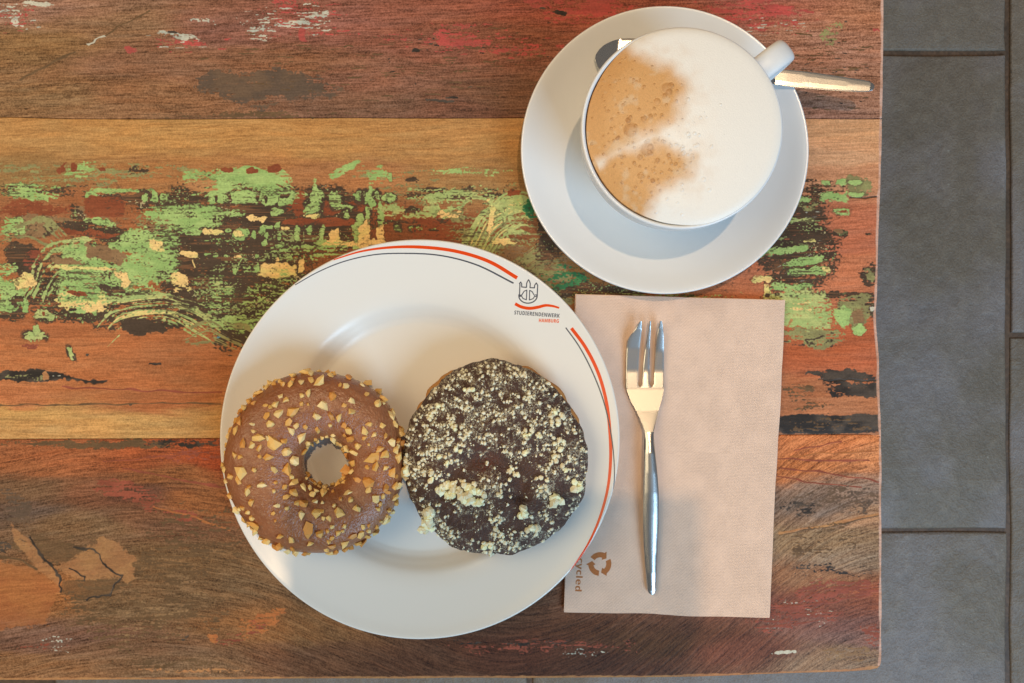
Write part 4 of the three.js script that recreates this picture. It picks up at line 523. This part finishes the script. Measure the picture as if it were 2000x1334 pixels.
// ───────── glazed doughnut with chopped nuts ─────────
function sampleSurface(f, u, v) { const e = 1e-3, p = f(u, v), a = f(u + e, v).sub(p), b = f(u, v + e).sub(p); return [p, b.cross(a).normalize()]; }
function chunk(seed, sx, sy, sz, rough) { const g = new THREE.IcosahedronGeometry(1, 0), p = g.attributes.position, r = rng(seed), m = new Map(); for (let i = 0; i < p.count; i++) { const key = [p.getX(i), p.getY(i), p.getZ(i)].map((t) => t.toFixed(3)).join(); if (!m.has(key)) m.set(key, 1 + (r() - 0.5) * rough); const k = m.get(key); p.setXYZ(i, p.getX(i) * k * sx, p.getY(i) * k * sy, p.getZ(i) * k * sz); } g.computeVertexNormals(); return g; }
{
  const D = P(625, 901, 0.02), rnd = rng(2024);
  const donut = thing('nut_doughnut', 'ring doughnut with milk chocolate glaze and chopped nuts on the plate', 'doughnut', [D.x, 0.0240, D.z]);
  donut.rotation.set(0.01, 0, -0.115);
  const R = 0.0272, A = 0.0148, B = 0.0134;
  const surf = (u, v, off = 0) => { // u round the ring, v round the section (0 outside, 0.25 top)
    const ph = u * Math.PI * 2, th = v * Math.PI * 2, cu = Math.cos(ph), su = Math.sin(ph);
    const lump = (fbm(cu * 1.6 + 5, su * 1.6 + 3 + Math.sin(th) * 0.5, 2) - 0.5) * 0.003, press = 0.0026 * Math.max(0, cu) ** 6;
    const inner = Math.cos(th) < 0 ? 1 : 0, a = A + off + lump * (inner ? 0.8 : 0.6) - (inner ? 0 : press);
    const ct = Math.cos(th), st = Math.sin(th), r = R + a * Math.sign(ct) * Math.abs(ct) ** 0.9 + lump * 0.3, y = (B + off) * Math.sign(st) * Math.abs(st) ** 0.85 * (1 + lump * 12) * (st < 0 ? 0.92 : 1);
    const hole = inner ? 1 + 0.10 * cu * cu * -Math.cos(th) * -1 : 1;
    return V(cu * r * hole + 0.0036 * (0.5 - 0.5 * ct), y, su * r);
  };
  const dough = new THREE.MeshStandardMaterial({ color: ownColor(0xb9803f), roughness: 0.8 });
  part('dough', smoothWelded(gridGeo(120, 40, (u, v) => surf(u, v, -0.0009))), dough, donut);
  const N = 512, cd = new Uint8Array(N * N * 4), bd = new Uint8Array(N * N * 4), c0 = own(0xa46640), c1 = own(0x844c2c), c2 = own(0xb27a52);
  for (let j = 0; j < N; j++) for (let i = 0; i < N; i++) { const o = (j * N + i) * 4, t = fbm(i * 0.02, j * 0.03), q = sst(0.6, 0.8, fbm(i * 0.05 + 30, j * 0.09)), h = vn(i * 0.3, j * 0.3); for (let c = 0; c < 3; c++) cd[o + c] = enc((c0[c] + (c1[c] - c0[c]) * t + (c2[c] - c0[c]) * q * 0.7) * (0.94 + h * 0.12)); bd[o] = bd[o + 1] = bd[o + 2] = 255 * (0.4 * t + 0.4 * fbm(i * 0.08, j * 0.08) + 0.1 * h); cd[o + 3] = bd[o + 3] = 255; }
  const ct = dataTex(cd, N, N, true), bt = dataTex(bd, N, N, false); for (const t of [ct, bt]) { t.wrapS = t.wrapT = THREE.MirroredRepeatWrapping; t.repeat.set(6, 2); }
  const choc = new THREE.MeshPhysicalMaterial({ map: ct, bumpMap: bt, bumpScale: 0.0007, roughness: 0.27 });
  const lip = (u, s) => s < 0 ? -0.075 + (fbm(Math.cos(u * 6.2832) * 4 + 9, Math.sin(u * 6.2832) * 4) - 0.5) * 0.07 : 0.66;
  const gz = gridGeo(160, 36, (u, t) => { const a = lip(u, -1), b = lip(u, 1), e = Math.min(t, 1 - t), v = a + (b - a) * t; return surf(u, v, -0.0012 + 0.0022 * sst(0, 0.06, e)); }); gz.computeVertexNormals();
  part('chocolate_glaze', gz, choc, donut);
  const kinds = []; for (let k = 0; k < 9; k++) kinds.push(chunk(100 + k, 0.75 + rnd() * 0.7, 0.55 + rnd() * 0.2, 0.6 + rnd() * 0.4, 1.05));
  const mats = [0xeab462, 0xdf9e4a, 0xf2ca84, 0xd48c3e, 0xecbe70].map((h) => new THREE.MeshStandardMaterial({ color: ownColor(h), roughness: 0.55 }));
  const put = []; let tries = 0;
  while (put.length < 298 && tries++ < 20000) {
    const u = rnd(), v = -0.06 + rnd() * 0.62; if (v > 0.5 && rnd() < 0.5) continue;
    if (rnd() < 0.55 * (1 - sst(0.38, 0.6, fbm(Math.cos(u * 6.2832) * 3 + v * 7, Math.sin(u * 6.2832) * 3, 2)))) continue;
    const [p, n] = sampleSurface((a, b) => surf(a, b, 0.0010), u, v); if (n.y < -0.25 && v < 0.25) continue;
    const size = 0.0008 + rnd() * 0.0008 + rnd() ** 3 * 0.0010;
    if (rnd() > 0.35 + 0.65 * Math.hypot(p.x, p.z) / 0.042) continue;
    if (put.some((o) => o.p.distanceTo(p) < (o.s + size) * 1.05)) continue;
    put.push({ p, s: size });
    const m = part('nut_piece', kinds[(rnd() * 9) | 0], mats[(rnd() * 5) | 0], donut), up = surf(u, v, 0.01).sub(surf(u, v, 0)).normalize();
    m.position.copy(p).addScaledVector(up, size * 0.22); m.quaternion.setFromUnitVectors(V(0, 1, 0), up).multiply(new THREE.Quaternion().setFromEuler(new THREE.Euler((rnd() - 0.5) * 0.7, rnd() * 6.28, (rnd() - 0.5) * 0.7))); m.scale.setScalar(size * 1.25);
  }
}

// ───────── dark pastry with crumble ─────────
{
  const D = P(966, 893, 0.022), rnd = rng(77);
  const cake = thing('crumb_doughnut', 'round dark chocolate doughnut covered in pale crumbs on the plate', 'doughnut', [D.x, 0.0215, D.z]);
  cake.rotation.set(0.005, 0, 0.05);
  const radii = [[0, 182], [30, 188], [50, 188], [70, 188], [90, 190], [112, 192], [135, 186], [160, 180], [180, 176], [210, 176], [240, 183], [270, 189], [300, 184], [330, 175], [360, 182]];
  const Rof = (deg) => { for (let i = 1; i < radii.length; i++) if (deg <= radii[i][0]) { const [a, b] = radii[i - 1], [c, d] = radii[i]; return b + (d - b) * sst(a, c, deg); } return 182; };
  const lumpAt = (x, z) => (fbm(x * 90 + 7, z * 90 + 3, 3) - 0.5) * 0.0042 - 0.0022 * Math.exp(-(((Math.hypot(x + 0.004, z - 0.016) - 0.017) / 0.004) ** 2)) * (z < 0.018 ? 1 : 0.3);
  const surf = (u, v, off = 0) => { // v 0 at the rim of the underside, 1 at the top
    const deg = ((u % 1) + 1) % 1 * 360, ph = deg * Math.PI / 180, R = (Rof(deg) + (fbm(Math.cos(ph) * 5 + 3, Math.sin(ph) * 5 + 8) - 0.5) * 12) * 0.000241 + off, t = -0.9 + v * (0.9 + Math.PI / 2);
    const e = 0.62, r = R * Math.max(0, Math.cos(t)) ** e, st = Math.sin(t), y = (st < 0 ? 0.0165 : 0.0170) * Math.sign(st) * Math.abs(st) ** 0.9 + off * 0.6;
    const x = Math.cos(ph) * r, z = Math.sin(ph) * r; return V(x, y + (st > 0 ? lumpAt(x, z) * Math.min(1, st * 2.5) : 0), z);
  };
  const dough = new THREE.MeshStandardMaterial({ color: ownColor(0xb0783e), roughness: 0.85 });
  const frill = (deg) => { const w = (a, b) => sst(a - 8, a + 4, deg) * (1 - sst(b - 4, b + 8, deg)); return 0.0030 * (w(212, 246) + w(288, 338)) * (0.45 + 0.5 * Math.abs(Math.sin(deg * 0.13 + fbm(deg * 0.05, 2) * 4))) - 0.0006; };
  part('dough', smoothWelded(gridGeo(160, 24, (u, v) => { const deg = u * 360 % 360; return surf(u, v * 0.46, frill(deg) * sst(0, 0.3, v) * (1 - sst(0.8, 1, v)) - 0.0004); })), dough, cake);
  const N = 1024, H = 0.047, cd = new Uint8Array(N * N * 4), bd = new Uint8Array(N * N * 4), c0 = own(0x5c3e30), c1 = own(0x402a20), pw = own(0xbcab8c), rd = own(0x5e2d1c);
  const powder = (x, z) => { const a = fbm(x * 260 + 4, z * 260 + 8, 3), b = fbm(x * 900 + 1, z * 900, 2), ring = Math.exp(-(((Math.hypot(x + 0.004, z - 0.016) - 0.016) / 0.005) ** 2)) * (z < 0.02 ? 1 : 0.5); return clamp(sst(0.42, 0.66, a * 0.55 + b * 0.45 + 0.06 * sst(0.01, -0.03, z)) - ring * 0.75, 0, 1); };
  for (let j = 0; j < N; j++) for (let i = 0; i < N; i++) {
    const x = (i / N - 0.5) * 2 * H, z = (j / N - 0.5) * 2 * H, o = ((N - 1 - j) * N + i) * 4, t = fbm(x * 300, z * 300), g = vn(x * 3500, z * 3500), h = vn(x * 1700 + 4, z * 1700), p = powder(x, z) * sst(0.3, 0.75, g * 0.5 + h * 0.5) * 0.85, q = Math.exp(-(((x + 0.003) / 0.006) ** 2) - (((z - 0.000) / 0.010) ** 2)) * sst(0.4, 0.6, h) * 0.8;
    for (let c = 0; c < 3; c++) { let v = c0[c] + (c1[c] - c0[c]) * t; v += (rd[c] - v) * q; v += (pw[c] - v) * p; cd[o + c] = enc(v * (0.8 + 0.4 * g)); }
    bd[o] = bd[o + 1] = bd[o + 2] = clamp(255 * (0.25 * g + 0.35 * h + 0.3 * t + 0.15 * p), 0, 255); cd[o + 3] = bd[o + 3] = 255;
  }
  const coat = new THREE.MeshStandardMaterial({ map: dataTex(cd, N, N, true), bumpMap: dataTex(bd, N, N, false), bumpScale: 0.0012, roughness: 0.8 });
  const g = gridGeo(200, 70, (u, v) => surf(u, 0.27 + v * 0.73, 0.0006 * sst(0, 0.08, v) + (vn(Math.cos(u * 6.2832) * 30, Math.sin(u * 6.2832) * 30 + v * 20) - 0.5) * 0.0008 * (1 - v)));
  const cg = smoothWelded(g); planarUV(cg, (x, y, z) => [x / (2 * H) + 0.5, 0.5 - z / (2 * H)]); part('chocolate_coating', cg, coat, cake);
  // crumbs
  const shapes = []; for (let k = 0; k < 6; k++) shapes.push(chunk(300 + k, 0.9 + rnd() * 0.3, 0.8 + rnd() * 0.2, 0.8 + rnd() * 0.3, 0.5));
  const tones = [0xf6e6ba, 0xead6aa, 0xf8e8b4, 0xe0cca2].map((h) => new THREE.MeshStandardMaterial({ color: ownColor(h), roughness: 0.9 }));
  const onTop = (x, z) => { const deg = (Math.atan2(z, x) * 180 / Math.PI + 360) % 360, u = deg / 360, r = Math.hypot(x, z); let lo = 0.45, hi = 1; for (let k = 0; k < 24; k++) { const m = (lo + hi) / 2, p = surf(u, m, 0.0006); Math.hypot(p.x, p.z) > r ? lo = m : hi = m; } return surf(u, lo, 0.0006); };
  const local = (px, py) => { const w = P(px, py, 0.036); return [w.x - D.x, w.z - D.z]; };
  const big = (x, z, s, up) => { const p = onTop(x, z), m = part('crumb', shapes[(rnd() * 6) | 0], tones[(rnd() * 4) | 0], cake); m.position.set(x, p.y + up, z); m.rotation.set(rnd() * 6, rnd() * 6, rnd() * 6); m.scale.setScalar(s); };
  // heaps seen in the photograph: place, spread in pixels, number of crumbs
  for (const [px, py, sx, sy, n, s] of [[880, 958, 26, 14, 26, 0.0016], [925, 968, 26, 16, 28, 0.0018], [905, 945, 26, 8, 12, 0.0014], [1090, 975, 12, 9, 7, 0.0022], [1128, 948, 8, 14, 7, 0.0019], [1027, 1000, 10, 10, 6, 0.0018], [838, 1018, 14, 22, 16, 0.0020], [828, 1040, 10, 8, 6, 0.0020], [952, 1068, 12, 8, 6, 0.0016], [1045, 1035, 12, 8, 6, 0.0017], [1090, 820, 14, 16, 10, 0.0013], [1095, 865, 12, 12, 8, 0.0013], [1060, 935, 14, 8, 6, 0.0012], [1005, 925, 12, 12, 6, 0.0013], [840, 930, 10, 14, 6, 0.0013], [790, 930, 6, 30, 8, 0.0016], [920, 762, 10, 6, 3, 0.0014], [985, 1040, 26, 12, 8, 0.0012], [870, 890, 16, 8, 5, 0.0011]])
    for (let k = 0; k < n; k++) { const a = rnd() * 6.283, q = Math.sqrt(rnd()), [x, z] = local(px + Math.cos(a) * q * sx, py + Math.sin(a) * q * sy); big(x, z, s * (0.65 + rnd() * 0.65), s * (0.1 + (1 - q) * 0.9 * rnd())); }
  for (let h = 0; h < 24; h++) { const a = rnd() * 6.283, q = Math.sqrt(rnd()) * 0.036, cx = Math.cos(a) * q, cz = Math.sin(a) * q; if (powder(cx, cz) < 0.25) continue; for (let k = 0; k < 4; k++) big(cx + (rnd() - 0.5) * 0.004, cz + (rnd() - 0.5) * 0.004, 0.0007 + rnd() * 0.0007, 0.0003); }
  const many = [], M4 = new THREE.Matrix4(), Q = new THREE.Quaternion();
  let guard = 0; while (many.length < 3400 && guard++ < 60000) { const a = rnd() * 6.283, q = Math.sqrt(rnd()), deg = a * 180 / Math.PI, r = Rof(deg) * 0.000241 * q * 0.995, x = Math.cos(a) * r, z = Math.sin(a) * r; const w = powder(x, z); if (rnd() > 0.1 + 0.9 * w + 0.25 * sst(0.9, 1, q)) continue; const cl = 1 + ((rnd() * 4) | 0); for (let k = 0; k < cl; k++) { const xx = x + (rnd() - 0.5) * 0.0016, zz = z + (rnd() - 0.5) * 0.0016; if (Math.hypot(xx, zz) > Rof(deg) * 0.000241) continue; const p = onTop(xx, zz); if (Math.hypot(p.x, p.z) < Math.hypot(xx, zz) - 0.0006) continue; const s = 0.00015 + rnd() ** 3.2 * 0.0008; Q.setFromEuler(new THREE.Euler(rnd() * 6, rnd() * 6, rnd() * 6)); many.push([M4.clone().compose(V(xx, p.y + s * 0.3, zz), Q, V(s, s, s)), rnd()]); } }
  const inst = new THREE.InstancedMesh(shapes[2], new THREE.MeshStandardMaterial({ color: ownColor(0xf6e4c0), roughness: 0.9 }), many.length); many.forEach(([m, t], i) => { inst.setMatrixAt(i, m); inst.setColorAt(i, new THREE.Color().setRGB(0.8 + 0.2 * t, 0.8 + 0.2 * t, 0.75 + 0.25 * t)); });
  inst.name = 'fine_crumbs'; inst.userData.kind = 'stuff'; shade(inst); cake.add(inst);
}

// ───────── the phone that takes the picture, above the frame: its shadow lies over the plate and napkin ─────────
{
  const phone = thing('smartphone', 'dark smartphone held flat above the table taking the picture', 'phone', [0.036, CAM_H + 0.006, 0.006]);
  part('body', new RoundedBoxGeometry(0.155, 0.008, 0.074, 4, 0.0038), new THREE.MeshStandardMaterial({ color: new THREE.Color().setRGB(0.03, 0.03, 0.035), roughness: 0.4 }), phone);
  const scr = part('screen', new RoundedBoxGeometry(0.149, 0.0008, 0.068, 2, 0.0003), new THREE.MeshStandardMaterial({ color: new THREE.Color().setRGB(0.02, 0.02, 0.02), roughness: 0.08 }), phone); scr.position.y = 0.0042;
}
renderer.render(scene, camera);
